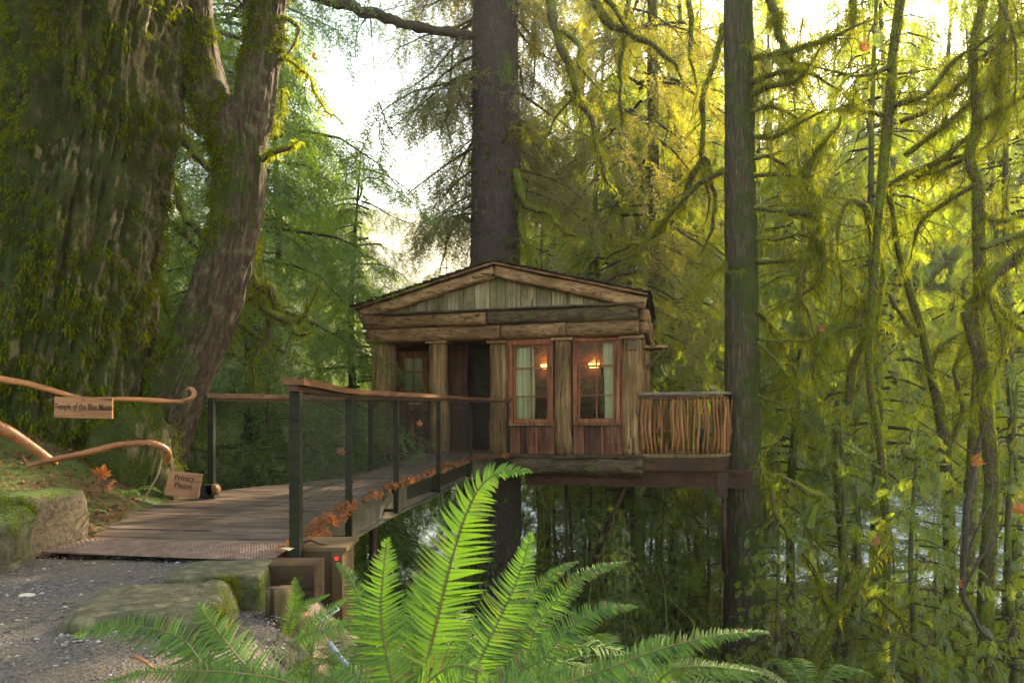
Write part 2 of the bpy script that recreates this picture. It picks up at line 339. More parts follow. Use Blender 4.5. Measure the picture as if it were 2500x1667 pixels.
# gravel path
b = NB('gravel_base'); v = b.pos(); vo = b.n('ShaderNodeTexVoronoi', {'Vector': v, 'Scale': 90.}); n1 = b.noise(v, 1.6, 5, .65)
col = b.mix(b.ramp(n1, [(.4, 0.), (.62, .85)]), b.ramp(vo.outputs['Color'], [(.2, (.035, .03, .028)), (.8, (.11, .09, .075))]), (.12, .085, .052))
M['gravel'] = b.princ(col, .85, b.math('ADD', vo.outputs['Distance'], b.noise(v, 50, 4, .6)), .8, .012)
X, Y, Fg = grid(-7, -.5, 130, -3, 4.6, 150)
Zg = -.035+.010*fbm(np.stack([X*1.2, Y*1.2, X*0], -1), 3)+.004*fbm(np.stack([X*14, Y*14, X*0], -1), 2)
Zg = Zg-.14*sstep(-.75, -.25, edge_dist(X, Y))*sstep(4.1, 3.6, Y)-.5*sstep(-.25, .35, edge_dist(X, Y)); Zg = Zg-.5*sstep(4.2, 4.35, Y)
gp = mesh_np('gravel_path', np.stack([X, Y, Zg], -1).reshape(-1, 3), Fg, M['gravel'], smooth=True); gp['kind'] = 'structure'
def pathz(x, y): return -.035+.010*fbm(np.stack([x*1.2, y*1.2, x*0], -1), 3)-.14*sstep(-.75, -.25, edge_dist(x, y))*sstep(4.1, 3.6, y)
b = NB('pebble'); geo = b.n('ShaderNodeNewGeometry')
col = b.ramp(geo.outputs['Random Per Island'], [(0., (.04, .034, .03)), (.3, (.06, .052, .045)), (.6, (.11, .085, .06)), (.85, (.085, .082, .08)), (1., (.27, .24, .20))]); M['pebble'] = b.princ(col, .55, None, spec=.4)
rs = np.random.RandomState(3)
N = 15000; px = rs.uniform(-5.2, -.9, N*2); py = 2.15+rs.rand(N*2)**1.3*2.3
dens = fbm(np.stack([px*1.3, py*1.3, px*0], -1), 3); keep = (edge_dist(px, py) < -.05) & (dens+rs.rand(N*2)*1.6 > .15)
px, py = px[keep][:N], py[keep][:N]; n = len(px)
ico = np.array([(1,0,0),(0,1,0),(-1,0,0),(0,-1,0),(0,0,1),(0,0,-.6)], float); icf = np.array([(0,1,4),(1,2,4),(2,3,4),(3,0,4),(1,0,5),(2,1,5),(3,2,5),(0,3,5)])
sz = .0035+.008*rs.rand(n)**2.5; an = rs.rand(n)*6.3
Vp = ico[None]*np.stack([sz*rs.uniform(.8, 1.6, n), sz*rs.uniform(.7, 1.2, n), sz*rs.uniform(.4, .8, n)], -1)[:, None]*(1+.25*rs.randn(n, 6, 1))
ca, sa = np.cos(an)[:, None], np.sin(an)[:, None]
Vp = np.stack([Vp[..., 0]*ca-Vp[..., 1]*sa, Vp[..., 0]*sa+Vp[..., 1]*ca, Vp[..., 2]], -1)+np.stack([px, py, pathz(px, py)+.002], -1)[:, None]
o = mesh_np('gravel', Vp.reshape(-1, 3), (icf[None]+np.arange(n)[:, None, None]*6).reshape(-1, 3), M['pebble']); tag(o, 'loose grey and tan gravel spread over the path', 'gravel', kind='stuff')
def pebble_obj(x, y, s, label):
    V, Fq = tube([(0,0,-s*.25), (0,0,-.1*s), (0,0,.15*s), (0,0,.3*s)], [s*.5, s, s*.85, s*.3], 10)
    V = V*np.array([1.3, .8, 1]); o = mesh_np('pale_stone', V+np.array([x, y, -.03]), Fq, M['white2'], smooth=True); tag(o, label, 'stone')
M['white2'] = plain('pale_pebble', (.42, .36, .28), .6)
p = P(66, 1452, 1); dd = .92/(EYE-p[2]); pebble_obj(p[0]*dd*1.0, dd, .032, 'pale flat pebble lying alone on the gravel path')

# ------------------------------------------------------------------ treehouse
A = math.atan2(.225, .974); UX = np.array([math.cos(A), -math.sin(A), 0]); VX = np.array([math.sin(A), math.cos(A), 0]); L0 = np.array([-2.82, 13.8, 0.])
def H(q):
    q = np.asarray(q, float); u = q[..., 0]-.010*(q[..., 2]-1.2); v = q[..., 1]; z = q[..., 2]+.010*(q[..., 0]-2.7)
    return L0+u[..., None]*UX+v[..., None]*VX+z[..., None]*np.array([0, 0, 1.])
def U(px): k = (px-1250)/F; return 5.355-(2.40-k*12.6)/(.974+.225*k)
def ZF(px, py): u = U(px); d = 13.8-.225*u; return EYE+(HZ-py)/F*d-.010*(u-2.7)
house = empty('treehouse', L0, 'weathered wooden treehouse cabin with low gabled roof, open porch and two lit windows', 'treehouse')
def hb(name, a, b_, mat, parent=None):          # box in house coordinates
    V = H(box8(a, b_)); return mesh_np(name, V, BOXF, mat, parent or house)
def hh(name, p0, p1, w, h, mat, seed, parent=None, upv=None, **kw):
    up = upv if upv is not None else (0, 0, 1)
    V, Fq = hewn(p0, p1, w, h, seed, up=up, **kw); return mesh_np(name, H(V), Fq, mat, parent or house, True)
# pillars
pil = [(910, 944, 0), (1050, 1088, 1), (1198, 1237, 2), (1355, 1394, 3), (1521, 1566, 4)]
for a, b_, k in pil:
    ua, ub = U(a), U(b_); zt = ZF((a+b_)/2, 832 if k < 3 else (824 if k == 3 else 820))
    o = hh('pillar', ((ua+ub)/2, .10, -.02), ((ua+ub)/2+.0, .10, zt-.05), ub-ua, .30, M['pillar'], 11+k, upv=(0, 1, 0), amp=.018, taper=(1.12, 1.0), sq=5)
    hb('pillar_cap', (ua-.05, -.09, zt-.05), (ub+.05, .26, zt-.005), M['rafter'])
    hb('pillar_base', (ua-.08, -.10, -.07), (ub+.08, .28, -.02), M['log_dark'])
hb('side_board', (U(944)+.0, .02, 0), (U(954), .32, 2.18), M['pillar'])
# lintel logs
z0, z1, z2 = ZF(1235, 829), ZF(1235, 794), ZF(1235, 760)
for a, b_, s in ((903, 1226, 1), (1228, 1385, 2), (1387, 1562, 3)):
    hh('lintel_log', (U(a), .02, (z0+z1)/2), (U(b_), .02, (z0+z1)/2), .36, z1-z0+.01, M['log'], 30+s, amp=.016, seg=34, sq=4)
for a, b_, s in ((898, 1193, 4), (1195, 1560, 5)):
    hh('lintel_log', (U(a), .0, (z1+z2)/2), (U(b_), .0, (z1+z2)/2), .40, z2-z1+.0, M['log_dark'] if s == 5 else M['log'], 30+s, amp=.013, seg=36, sq=5)
hb('cornice_board', (-.05, -.24, z2+.002), (5.42, .1, z2+.035), M['log_dark'])
# gable boards
ap_u = U(1216); ap_z = ZF(1216, 655); e_l = (U(888), ZF(888, 762)); e_r = (U(1580), ZF(1580, 730))
def raf_z(u): return ap_z+(e_l[1]-ap_z)*(ap_u-u)/(ap_u-e_l[0]) if u < ap_u else ap_z+(e_r[1]-ap_z)*(u-ap_u)/(e_r[0]-ap_u)
edges = [U(x) for x in (936, 965, 992, 1022, 1056, 1091, 1127, 1163, 1199, 1237, 1274, 1312, 1350, 1388, 1426, 1465, 1500, 1535)]
rs = np.random.RandomState(5)
for k, (a, b_) in enumerate(zip(edges[:-1], edges[1:])):
    v0 = -.02-rs.rand()*.02; zb = z2+.03; ta, tb = raf_z(a)-.05, raf_z(b_)-.05
    if max(ta, tb) < zb+.03: continue
    ta = max(ta, zb+.01); tb = max(tb, zb+.01); a += .006; b_ -= .006
    V = [(a, v0, zb), (b_, v0, zb), (b_, v0+.03, zb), (a, v0+.03, zb), (a, v0, ta), (b_, v0, tb), (b_, v0+.03, tb), (a, v0+.03, ta)]
    if a < ap_u < b_: pass
    mesh_np('gable_board', H(V), BOXF, M['gable'], house)
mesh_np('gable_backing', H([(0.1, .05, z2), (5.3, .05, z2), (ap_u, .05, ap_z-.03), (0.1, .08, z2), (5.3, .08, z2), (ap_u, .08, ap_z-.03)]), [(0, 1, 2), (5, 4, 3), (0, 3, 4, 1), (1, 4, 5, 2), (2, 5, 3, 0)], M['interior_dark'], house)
# rafters (heavy hewn bargeboards) and roof
for (eu, ez), s in ((e_l, 1), (e_r, -1)):
    p0 = np.array([ap_u-s*.004, -.12, ap_z-.09]); p1 = np.array([eu, -.12, ez-.09])
    nrm = np.array([s*(ap_z-ez)/abs(eu-ap_u)*-1, 0, 1.])
    V, Fq = hewn(p0, p1, .22, .22, 41+s, amp=.016, up=(0, 0, 1), seg=40, sq=5)
    V[:, 0] = np.minimum(V[:, 0], ap_u-.004) if s == 1 else np.maximum(V[:, 0], ap_u+.004)
    mesh_np('rafter', H(V), Fq, M['rafter'], house, True)
    # fascia strip above rafter
    def sl(u, v, dz): return (u, v, (ap_z+(ez-ap_z)*(u-ap_u)/(eu-ap_u))+dz)
    eo = eu-s*.03
    V = [sl(ap_u, -.30, .03), sl(eo, -.30, .03), sl(eo, -.26, .03), sl(ap_u, -.26, .03), sl(ap_u, -.30, .075), sl(eo, -.30, .075), sl(eo, -.26, .075), sl(ap_u, -.26, .075)]
    mesh_np('fascia', H(V), BOXF, M['log'], house)
    eo = eu-s*.06
    V = [sl(ap_u, -.258, .03), sl(eo, -.258, .03), sl(eo, 5.4, .03), sl(ap_u, 5.4, .03), sl(ap_u, -.258, .078), sl(eo, -.258, .078), sl(eo, 5.4, .078), sl(ap_u, 5.4, .078)]
    rf = mesh_np('roof', H(V), BOXF, M['shingle'], house)
    # shingles: front course along the rake, individually; the rest joined
    ncr = 17; rest = MB()
    for i in range(ncr):
        f0 = i/ncr; f1 = (i+1.25)/ncr; ua = ap_u+(eo-ap_u)*f0; ub = ap_u+(eo-ap_u)*min(f1, 1.015)
        vv = -.36
        j = 0
        while vv < 5.4:
            wv = .13+rs.rand()*.09; jit = rs.rand()*.008; ex = (rs.rand()-.3)*.02
            V = np.array([sl(ua, vv, .080), sl(ub+ex*np.sign(ub-ua), vv, .098+jit), sl(ub+ex*np.sign(ub-ua), vv+wv-.006, .098+jit), sl(ua, vv+wv-.006, .080),
                 sl(ua, vv, .088), sl(ub+ex*np.sign(ub-ua), vv, .122+jit), sl(ub+ex*np.sign(ub-ua), vv+wv-.006, .122+jit), sl(ua, vv+wv-.006, .088)])
            if j == 0:
                sh = mesh_np('shingle', H(V), BOXF, M['shingle'], house); sh.parent = rf; sh.location = (0, 0, 0)
                sh.matrix_parent_inverse = Matrix()
            elif j > 0: rest.add(H(V), BOXF)
            vv += wv; j += 1
    o = rest.build('shingles', M['shingle'], house); o['kind'] = 'stuff'
# shingle meshes were built relative to the house root, as the roof is: same local frame
# recessed porch: back wall, jamb walls, window 0, door
zc = z0
hb('porch_wall', (U(944)-.12, .955, 0), (1.22, 1.03, zc+.35), M['panel'])
hb('porch_wall', (U(944)-.12, .30, 0), (U(944)-.05, .95, zc+.3), M['panel'])
hb('porch_ceiling', (0.05, .22, zc+.02), (2.7, 1.0, zc+.06), M['panel'])
for k in range(9):
    a = .20+k*.113
    hb('wall_board', (a, .925, 0), (a+.106, .95, .855), M['panel'])
dr = hb('door', (1.285, .97, .02), (1.70, 1.02, zc), M['panel'])
V, Fq = tube(H([(1.66, .97, 1.0), (1.66, .91, 1.0), (1.60, .91, 1.0)]), .012, 6); kn = mesh_np('handle', V, Fq, M['black'], house); kn.parent = dr
hb('door_jamb', (1.222, .90, 0), (1.282, 1.04, zc), M['red'])
hb('front_wall', (2.42, .93, 0), (2.52, 1.03, zc+.3), M['panel'])
hb('porch_side_wall', (2.52, .25, 0), (2.58, 1.03, zc+.3), M['panel'])
def window(u0, u1, zb, zt, v, name='window', rows=(0.30, .66), frame=.085, curtain=None, wide=.10):
    wroot = hb(name, (u0, v-.035, zt-wide), (u1, v+.02, zt), M['red'])                      # head casing is the window's own mesh
    def wb(nm, a, b_, m):
        o = mesh_np(nm, H(box8(a, b_)), BOXF, m, house); o.parent = wroot; return o
    wb('frame', (u0+.01, v-.02, zb+.03), (u0+frame, v+.02, zt-wide-.002), M['red']); wb('frame', (u1-frame, v-.02, zb+.03), (u1-.01, v+.02, zt-wide-.002), M['red'])
    wb('sill', (u0-.02, v-.07, zb-.01), (u1+.02, v+.02, zb+.027), M['pillar'])
    a, c = u0+frame+.01, u1-frame-.01; zb2 = zb+.035; zt2 = zt-wide-.006; st = .042
    wb('sash', (a, v+.03, zb2), (a+st, v+.07, zt2), M['red']); wb('sash', (c-st, v+.03, zb2), (c, v+.07, zt2), M['red'])
    wb('sash', (a+st, v+.03, zb2), (c-st, v+.07, zb2+.075), M['red']); wb('sash', (a+st, v+.03, zt2-.03), (c-st, v+.07, zt2), M['red'])
    hgt = zt2-zb2; m = (a+c)/2; zr = [zt2-hgt*r for r in rows]
    wb('muntin', (m-.011, v+.025, zb2+.077), (m+.011, v+.06, zt2-.032), M['red'])
    ys = [zb2+.075]+sorted(zr)+[zt2-.03]
    for i, r in enumerate(rows):
        t = .017 if i == 0 else .011
        for (x0, x1) in ((a+st, m-.012), (m+.012, c-st)): wb('muntin', (x0, v+.022 if i == 0 else v+.03, zr[i]-t), (x1, v+.062, zr[i]+t), M['red'])
    for i in range(len(ys)-1):
        for (x0, x1) in ((a+st, m-.011), (m+.011, c-st)): wb('pane', (x0, v+.045, ys[i]), (x1, v+.049, ys[i+1]), M['glass'])
    return a, c, zb2, zt2
def curtain(u0, u1, z0_, z1_, v, label, gather=1.):
    g1, g2 = (.009, .004) if v > .5 else (.018, .008)
    n = 60; us = np.linspace(u0, u1, n); rows_ = 14; V = []
    for j in range(rows_):
        f = j/(rows_-1); zz = z1_+(z0_-z1_)*f
        V.append(np.stack([us+(.01*np.sin(f*5+us*9)), v+g1*np.sin((us-u0)*62+f*.8)+g2*np.sin(us*131+f*2), np.full(n, zz)], -1))
    V = np.concatenate(V); i = np.arange(rows_-1)[:, None]*n+np.arange(n-1)[None]; Fq = np.stack([i, i+1, i+n+1, i+n], -1).reshape(-1, 4)
    o = mesh_np('curtain', H(V), Fq, M['curtain'], smooth=True); m = o.modifiers.new('thick', 'SOLIDIFY'); m.thickness = .003
    return tag(o, label, 'curtain', 'window curtains')
zwb, zwt = ZF(1296, 1037), ZF(1296, 828); zvb, zvt = ZF(1455, 1036), ZF(1455, 819)
w1 = window(U(1241), U(1352), zwb, zwt, .02)
w2 = window(U(1398), U(1515), zvb, zvt, .02)
w0 = window(.20, .88, .87, 2.10, .86, frame=.09)
curtain(w1[0]+.04, w1[0]+.40, w1[2]+.05, w1[3]-.01, .13, 'pale teal curtain drawn to the left inside the window nearest the door post')
curtain(w2[1]-.22, w2[1]-.03, w2[2]+.05, w2[3]-.01, .13, 'pale teal curtain drawn to the right inside the rightmost window')
curtain(w0[0]+.03, w0[1]-.03, w0[2]+.03, w0[3]-.02, .93, 'dim curtain behind the window on the shaded porch')
# front walls round the windows
hb('wall', (U(1237), .11, 0), (w1[0]-.03, .20, zc+.3), M['panel']); hb('wall', (w1[1]+.03, .11, 0), (w2[0]-.03, .20, zc+.3), M['panel']); hb('wall', (w2[1]+.03, .11, 0), (5.3, .20, zc+.3), M['panel'])
for ws in (w1, w2):
    hb('wall', (ws[0]-.028, .11, 0), (ws[1]+.028, .20, ws[2]-.03), M['panel']); hb('wall', (ws[0]-.028, .11, ws[3]+.01), (ws[1]+.028, .20, zc+.3), M['panel'])
hb('trim', (U(1237)+.002, .0, 0), (U(1241)-.002, .1, zc-.01), M['pillar']); hb('trim', (U(1515)+.003, .0, .0), (U(1521)-.003, .1, zc-.01), M['red'])
rs = np.random.RandomState(8)
for (xa, xb, zb) in ((1243, 1353, zwb), (1398, 1517, zvb)):
    ua, ub = U(xa), U(xb); k = 5; ws = (ub-ua)/k
    for i in range(k):
        hb('panel_board', (ua+i*ws+.005, .03+rs.rand()*.015, .0), (ua+(i+1)*ws-.005, .09, zb-.025), M['panel'])
    for i in range(1, k):
        hb('batten', (ua+i*ws-.018, .0, .0), (ua+i*ws+.018, .028, zb-.027), M['red'] if i % 2 else M['panel'])
    hb('base_trim', (ua-.02, -.04, -.065), (ub+.02, .1, -.004), M['log_dark'])
# side walls, back wall, floor, interior
hb('side_wall', (.02, .98, -.1), (.10, 5.2, zc+.4), M['panel'])
for k in range(22):
    vv = .26+k*.225
    hh('side_board', (5.33, vv+.10, -.02), (5.33, vv+.10, zc+.12), .21, .09, M['pillar'], 60+k, upv=(0, 1, 0) if 0 else (1, 0, 0), amp=.014, seg=14, n=12)
hb('side_wall', (5.20, .22, -.1), (5.27, 5.2, zc+.42), M['inner'])
hh('side_log', (5.38, .2, z1-.10), (5.38, 5.3, z1-.10), .2, .22, M['rafter'], 91, seg=30)
hh('side_log', (5.40, .2, z1+.12), (5.40, 5.3, z1+.12), .2, .22, M['rafter'], 92, seg=30)
BW = 4.6
# back wall with a window opening (u 2.75..3.45, z .7..1.9) and another (4.6..5.1)
for a in ((.1, 2.95), (3.25, 4.15), (4.32, 5.2)): hb('back_wall', (a[0], BW, 0), (a[1], BW+.08, 3.0), M['inner'])
for a in ((2.952, 3.248), (4.152, 4.318)): hb('back_wall', (a[0], BW, 0), (a[1], BW+.08, .75), M['inner']); hb('back_wall', (a[0], BW, 1.95), (a[1], BW+.08, 3.0), M['inner'])
hb('floor', (.0, 1.03, -.10), (5.3, 5.2, -.0), M['inner'])
hb('ceiling', (.1, .22, 2.75), (5.2, 5.2, 2.80), M['inner'])
for i in range(10): hb('wall_plank', (2.0, BW-.03, .05+i*.26), (2.945, BW-.003, .05+i*.26+.245), M['inner']); hb('wall_plank', (3.26, BW-.03, .05+i*.26), (4.145, BW-.003, .05+i*.26+.245), M['inner'])
# substructure
hh('base_log', (U(1243), .0, -.23), (U(1568), .0, -.23), .34, .30, M['log_dark'], 77, amp=.03, seg=30)
hb('floor_beam', (U(1276), .25, -.62), (7.28, .45, -.32), M['glulam'])
hb('beam_cap', (6.2, .22, -.318), (7.33, .48, -.29), M['rust'])
hb('floor_beam', (0, 3.9, -.62), (7.0, 4.1, -.32), M['glulam'])
for k in range(12): hb('joist', (.1+k*.46, .5, -.30), (.18+k*.46, 5.1, -.11), M['glulam'])
hb('rim_joist', (.0, .12, -.38), (U(1243)-.02, .2, -.08), M['log_dark'])
hb('bracket', (6.68, .20, -.80), (6.86, .248, -.33), M['rust'])
def rod(name, p0, p1, r, m, parent, n=8): V, Fq = tube([p0, p1], r, n); return mesh_np(name, V, Fq, m, parent, True)
rod('hanger_rod', H((6.80, .3, -.75)), H((6.80, .3, -2.15)), .045, M['rust'], house); rod('hanger_rod', H((6.5, .3, -2.05)), H((6.85, .6, -2.05)), .02, M['rust'], house)
rod('brace', H(( U(1520), .8, -.62)), H((U(1395), 1.6, -2.9)), .05, M['rust'], house); rod('brace', H((3.75, 1.2, -.62)), H((3.75, 1.2, -4.4)), .035, M['rust'], house)
# side awning with brackets
hb('awning', (5.40, .2, 1.98), (5.82, .9, 2.02), M['rafter'])
for vv in (.26, .8):
    V, Fq = bar(H((5.42, vv, 1.62)), H((5.78, vv, 1.96)), .03, .05); mesh_np('awning_bracket', V, Fq, M['log_dark'], house)
# balcony
bal = [(5.30, -.05), (6.20, -.05)]
for k in range(1, 15): an = R_(-90+k*11.5); bal.append((6.20+.72*math.cos(an), .67+.72*math.sin(an)))
bal += [(5.9, 1.55), (5.35, 1.65)]
bal = np.array(bal)
def balpath(z, off=0.): return H(np.stack([bal[:, 0], bal[:, 1], np.full(len(bal), z)], -1))
def strip(name, pts, w, h, mat, parent):
    """ribbon of rectangular section along a horizontal polyline"""
    pts = np.asarray(pts, float); t, _, _ = frames(pts); s = np.cross(t, (0, 0, 1.)); s /= np.linalg.norm(s, axis=1, keepdims=True); u = np.array([0, 0, 1.])
    V = np.stack([pts-s*w/2-u*h/2, pts+s*w/2-u*h/2, pts+s*w/2+u*h/2, pts-s*w/2+u*h/2], 1).reshape(-1, 3); n = 4; m = len(pts); Fq = []
    for i in range(m-1):
        for j in range(4): Fq.append((i*4+j, i*4+(j+1) % 4, i*4+4+(j+1) % 4, i*4+4+j))
    Fq += [(3, 2, 1, 0), ((m-1)*4, (m-1)*4+1, (m-1)*4+2, (m-1)*4+3)]
    return mesh_np(name, V, Fq, mat, parent)
strip('balcony_handrail', balpath(1.12), .14, .045, M['deck'], house)
strip('balcony_rail', balpath(1.04), .04, .05, M['glulam'], house)
strip('balcony_edge_board', balpath(-.015), .10, .06, M['stake'], house)
strip('balcony_fascia', balpath(-.17), .04, .24, M['glulam'], house)
for k in range(8):
    vv = -.04+k*.2; 
    # deck boards run across; clipped to the curved edge
    umax = 6.15 if vv < 0 else 6.20+math.sqrt(max(.72**2-(vv+.1-.67)**2, .01))-.03
    hb('deck_board', (5.32, vv, -.045), (umax, vv+.19, -.012), M['deck'])
# bent branch pickets
seg = np.linalg.norm(np.diff(bal, axis=0), axis=1); cum = np.concatenate([[0], np.cumsum(seg)]); s = .06; rs = np.random.RandomState(12); hi = cum[-1]
while s < hi-.1:
    i = np.searchsorted(cum, s)-1; f = (s-cum[i])/seg[i]; q = bal[i]*(1-f)+bal[i+1]*f
    s2 = min(max(s+rs.randn()*.03, .02), hi-.03); i2 = max(np.searchsorted(cum, s2)-1, 0); f2 = (s2-cum[i2])/seg[i2]; q2 = bal[i2]*(1-f2)+bal[i2+1]*f2
    bulge = .05+rs.rand()*.03; nn = np.array([q[0]-5.9, q[1]-.7]); nn /= np.linalg.norm(nn)
    pts = []
    for j in range(9):
        z = j/8; c = q*(1-z)+q2*z; wv = math.sin(z*math.pi)
        pts.append((c[0]+nn[0]*bulge*wv*.6+.022*math.sin(z*7+s*9)*rs.rand(), c[1]+nn[1]*bulge*wv*.6, .01+z*1.05))
    r0 = rs.uniform(.014, .028); V, Fq = tube(H(pts), np.linspace(r0*1.15, r0*.85, 9)*(1+.12*rs.randn(9)), 7)
    mesh_np('baluster', V, Fq, M['picket'], house, True)
    if rs.rand() < .22:
        V, Fq = tube(H([pts[4], (pts[6][0]+.05*rs.choice([-1, 1]), pts[6][1], pts[6][2]), (pts[7][0]+.07*rs.choice([-1, 1]), pts[7][1], 1.0)]), [r0*.7, r0*.6, r0*.5], 6); mesh_np('baluster', V, Fq, M['picket'], house, True)
    s += rs.uniform(.072, .115)
# porch alarm box on the right pillar
bx_ = empty('wall_light', H((5.20, -.09, 2.04)), 'small boxy brown and grey light fixed high on the right corner pillar', 'outdoor light')
mesh_np('housing', H(box8((5.12, -.13, 1.93), (5.27, -.06, 2.10))), BOXF, M['boxbrown'], bx_); mesh_np('lens', H(box8((5.14, -.142, 2.02), (5.25, -.132, 2.085))), BOXF, M['boxbrown'], bx_)
mesh_np('hood', H(box8((5.11, -.16, 2.102), (5.28, -.06, 2.12))), BOXF, M['rust'], bx_)
# wall lamps inside
def wall_lamp(px, py, label):
    k = (px-1250)/F; # intersect with back wall plane v=BW-.12
    v = BW-.14; # X=k*Y
    # L0+u*UX+v*VX : solve u
    u = (k*(L0[1]+v*VX[1])-(L0[0]+v*VX[0]))/(UX[0]-k*UX[1]); c = H((u, v, 0)); zz = EYE+(HZ-py)/F*c[1]
    rt = empty('wall_lamp', (c[0], c[1], zz), label, 'lamp', 'lit wall lamps inside the cabin')
    V, Fq = tube([(c[0], c[1], zz-.07), (c[0], c[1], zz+.04)], [.10, .14], 14, False); Fq = Fq; o = mesh_np('lamp_shade', V, Fq, M['lampglow'], rt, True)
    V, Fq = tube([(c[0], c[1]+.13, zz-.06), (c[0], c[1]+.02, zz-.06)], .012, 6); mesh_np('arm', V, Fq, M['black'], rt)
    V, Fq = tube([(c[0], c[1]+.14, zz-.06), (c[0], c[1]+.12, zz-.06)], .05, 12); mesh_np('wall_plate', V, Fq, M['black'], rt)
    l = bpy.data.lights.new('lamp_bulb', 'POINT'); l.energy = 1.6; l.color = (1, .42, .12); l.shadow_soft_size = .04
    lo = bpy.data.objects.new('lamp_bulb', l); C.objects.link(lo); lo.parent = rt; lo.location = (0, -.05, .10)
wall_lamp(1332, 894, 'lit amber wall lamp seen through the window beside the doorway post')
wall_lamp(1449, 891, 'lit amber wall lamp seen through the rightmost window')
# chair and bin on the balcony
def chair(u, v, label):
    c = H((u, v, 0)); rt = empty('balcony_chair', c, label, 'chair')
    for du in (-.24, .24):
        for dv, hh_ in ((-.22, .58), (.24, .95)):
            V, Fq = tube(H([(u+du, v+dv, 0), (u+du, v+dv*1.05, hh_)]), .022, 7); mesh_np('leg', V, Fq, M['picket'], rt, True)
        V, Fq = tube(H([(u+du, v-.26, .58), (u+du, v+.27, .62)]), .022, 7); mesh_np('armrest', V, Fq, M['picket'], rt, True)
    for i in range(5): mesh_np('slat', H(box8((u-.24, v-.22+i*.09, .40), (u+.24, v-.15+i*.09, .425))), BOXF, M['picket'], rt)
    for i in range(4): mesh_np('back_slat', H(box8((u-.21+i*.115, v+.235, .45), (u-.14+i*.115, v+.26, .93))), BOXF, M['picket'], rt)
chair(5.72, .85, 'rustic reddish wooden armchair on the balcony behind the pickets')
c = H((6.45, .5, 0)); rt = empty('bin', c, 'small black bin standing on the balcony behind the curved pickets', 'bin')
V, Fq = tube([c+np.array([0,0,0.]), c+np.array([0,0,.42])], [.11, .13], 14); mesh_np('body', V, Fq, M['black'], rt); V, Fq = tube([c+np.array([0,0,.421]), c+np.array([0,0,.46])], [.14, .12], 14); mesh_np('lid', V, Fq, M['black'], rt)

# ------------------------------------------------------------------ footbridge
bridge = empty('footbridge', (-2.2, 4.5, 0), 'curving wooden footbridge with steel posts and wire mesh leading to the treehouse porch', 'footbridge')
LE = np.array([(-2.87, 4.62), (-3.15, 5.6), (-3.47, 6.77), (-2.95, 7.6), (-2.13, 8.7), (-1.98, 9.9), (-1.85, 12.1), (-1.72, 13.75)])
RE = np.array([(-1.42, 4.43), (-1.46, 5.35), (-1.47, 6.3), (-1.40, 7.35), (-1.22, 8.75), (-.98, 9.85), (-.62, 12.0), (-.12, 13.25)])
LEs = smooth_path(np.c_[LE, LE[:, :1]*0], 120); REs = smooth_path(np.c_[RE, RE[:, :1]*0], 120)
cl = np.concatenate([[0], np.cumsum(np.linalg.norm(np.diff((LEs+REs)/2, axis=0), axis=1))])
def at_s(arr, s): return np.array([np.interp(s, cl, arr[:, k]) for k in range(2)])
s = 0; rs = np.random.RandomState(2)
while s < cl[-1]-.05:
    wd = .138; a0, a1, b0, b1 = at_s(LEs, s), at_s(LEs, s+wd-.012), at_s(REs, s), at_s(REs, s+wd-.012)
    dx = (b0-a0)/np.linalg.norm(b0-a0); e = rs.randn(2)*.012; a0 = a0-dx*e[0]; a1 = a1-dx*e[0]; b0 = b0+dx*e[1]; b1 = b1+dx*e[1]; zt = rs.randn()*.0025
    V = [(*a0, -.04), (*b0, -.04), (*b1, -.04), (*a1, -.04), (*a0, zt), (*b0, zt), (*b1, zt), (*a1, zt)]
    mesh_np('plank', V, BOXF, M['deck'], bridge); s += wd
# nosing slab under planks so the ground does not show through, joists
for f in (.12, .5, .88):
    q = LEs*(1-f)+REs*f; q = q[4:112:4].copy(); q[:, 2] = -.16; strip('joist', q, .07, .22, M['steel'], bridge)
# diamond plate
pc = np.array([(-2.93, 4.25), (-1.42, 4.02), (-1.40, 4.42), (-2.86, 4.61)])
pl = mesh_np('tread_plate', [(*pc[0], -.012), (*pc[1], -.012), (*pc[2], .002), (*pc[3], .002), (*pc[0], -.004), (*pc[1], -.004), (*pc[2], .008), (*pc[3], .008)], BOXF, None, bridge)
b = NB('rusty_tread_steel'); v = b.pos(); g = b.noise(v, 9, 6, .7)
M['tread'] = b.princ(b.ramp(g, [(.3, (.085, .045, .032)), (.5, (.17, .10, .07)), (.7, (.26, .18, .14))]), .42, b.noise(v, 60, 3), .3, .003, .5, .35); pl.data.materials.append(M['tread'])
kn = []; kf = []
for i in range(80):
    for j in range(20):
        f, g_ = (i+.5+(j % 2)*.5)/80, (j+.5)/20
        if f > 1: continue
        c2 = (pc[0]*(1-f)+pc[1]*f)*(1-g_)+(pc[3]*(1-f)+pc[2]*f)*g_; zz = -.004+.012*g_
        kx, ky = (.006, .0035) if (i+j) % 2 else (.0035, .006)
        n0 = len(kn); kn += [(c2[0]-kx, c2[1]-ky, zz), (c2[0]+kx, c2[1]-ky, zz), (c2[0]+kx, c2[1]+ky, zz), (c2[0]-kx, c2[1]+ky, zz), (c2[0], c2[1], zz+.0045)]
        kf += [(n0, n0+1, n0+4), (n0+1, n0+2, n0+4), (n0+2, n0+3, n0+4), (n0+3, n0, n0+4)]
o = mesh_np('tread_studs', kn, kf, M['tread'], bridge); o['kind'] = 'stuff'
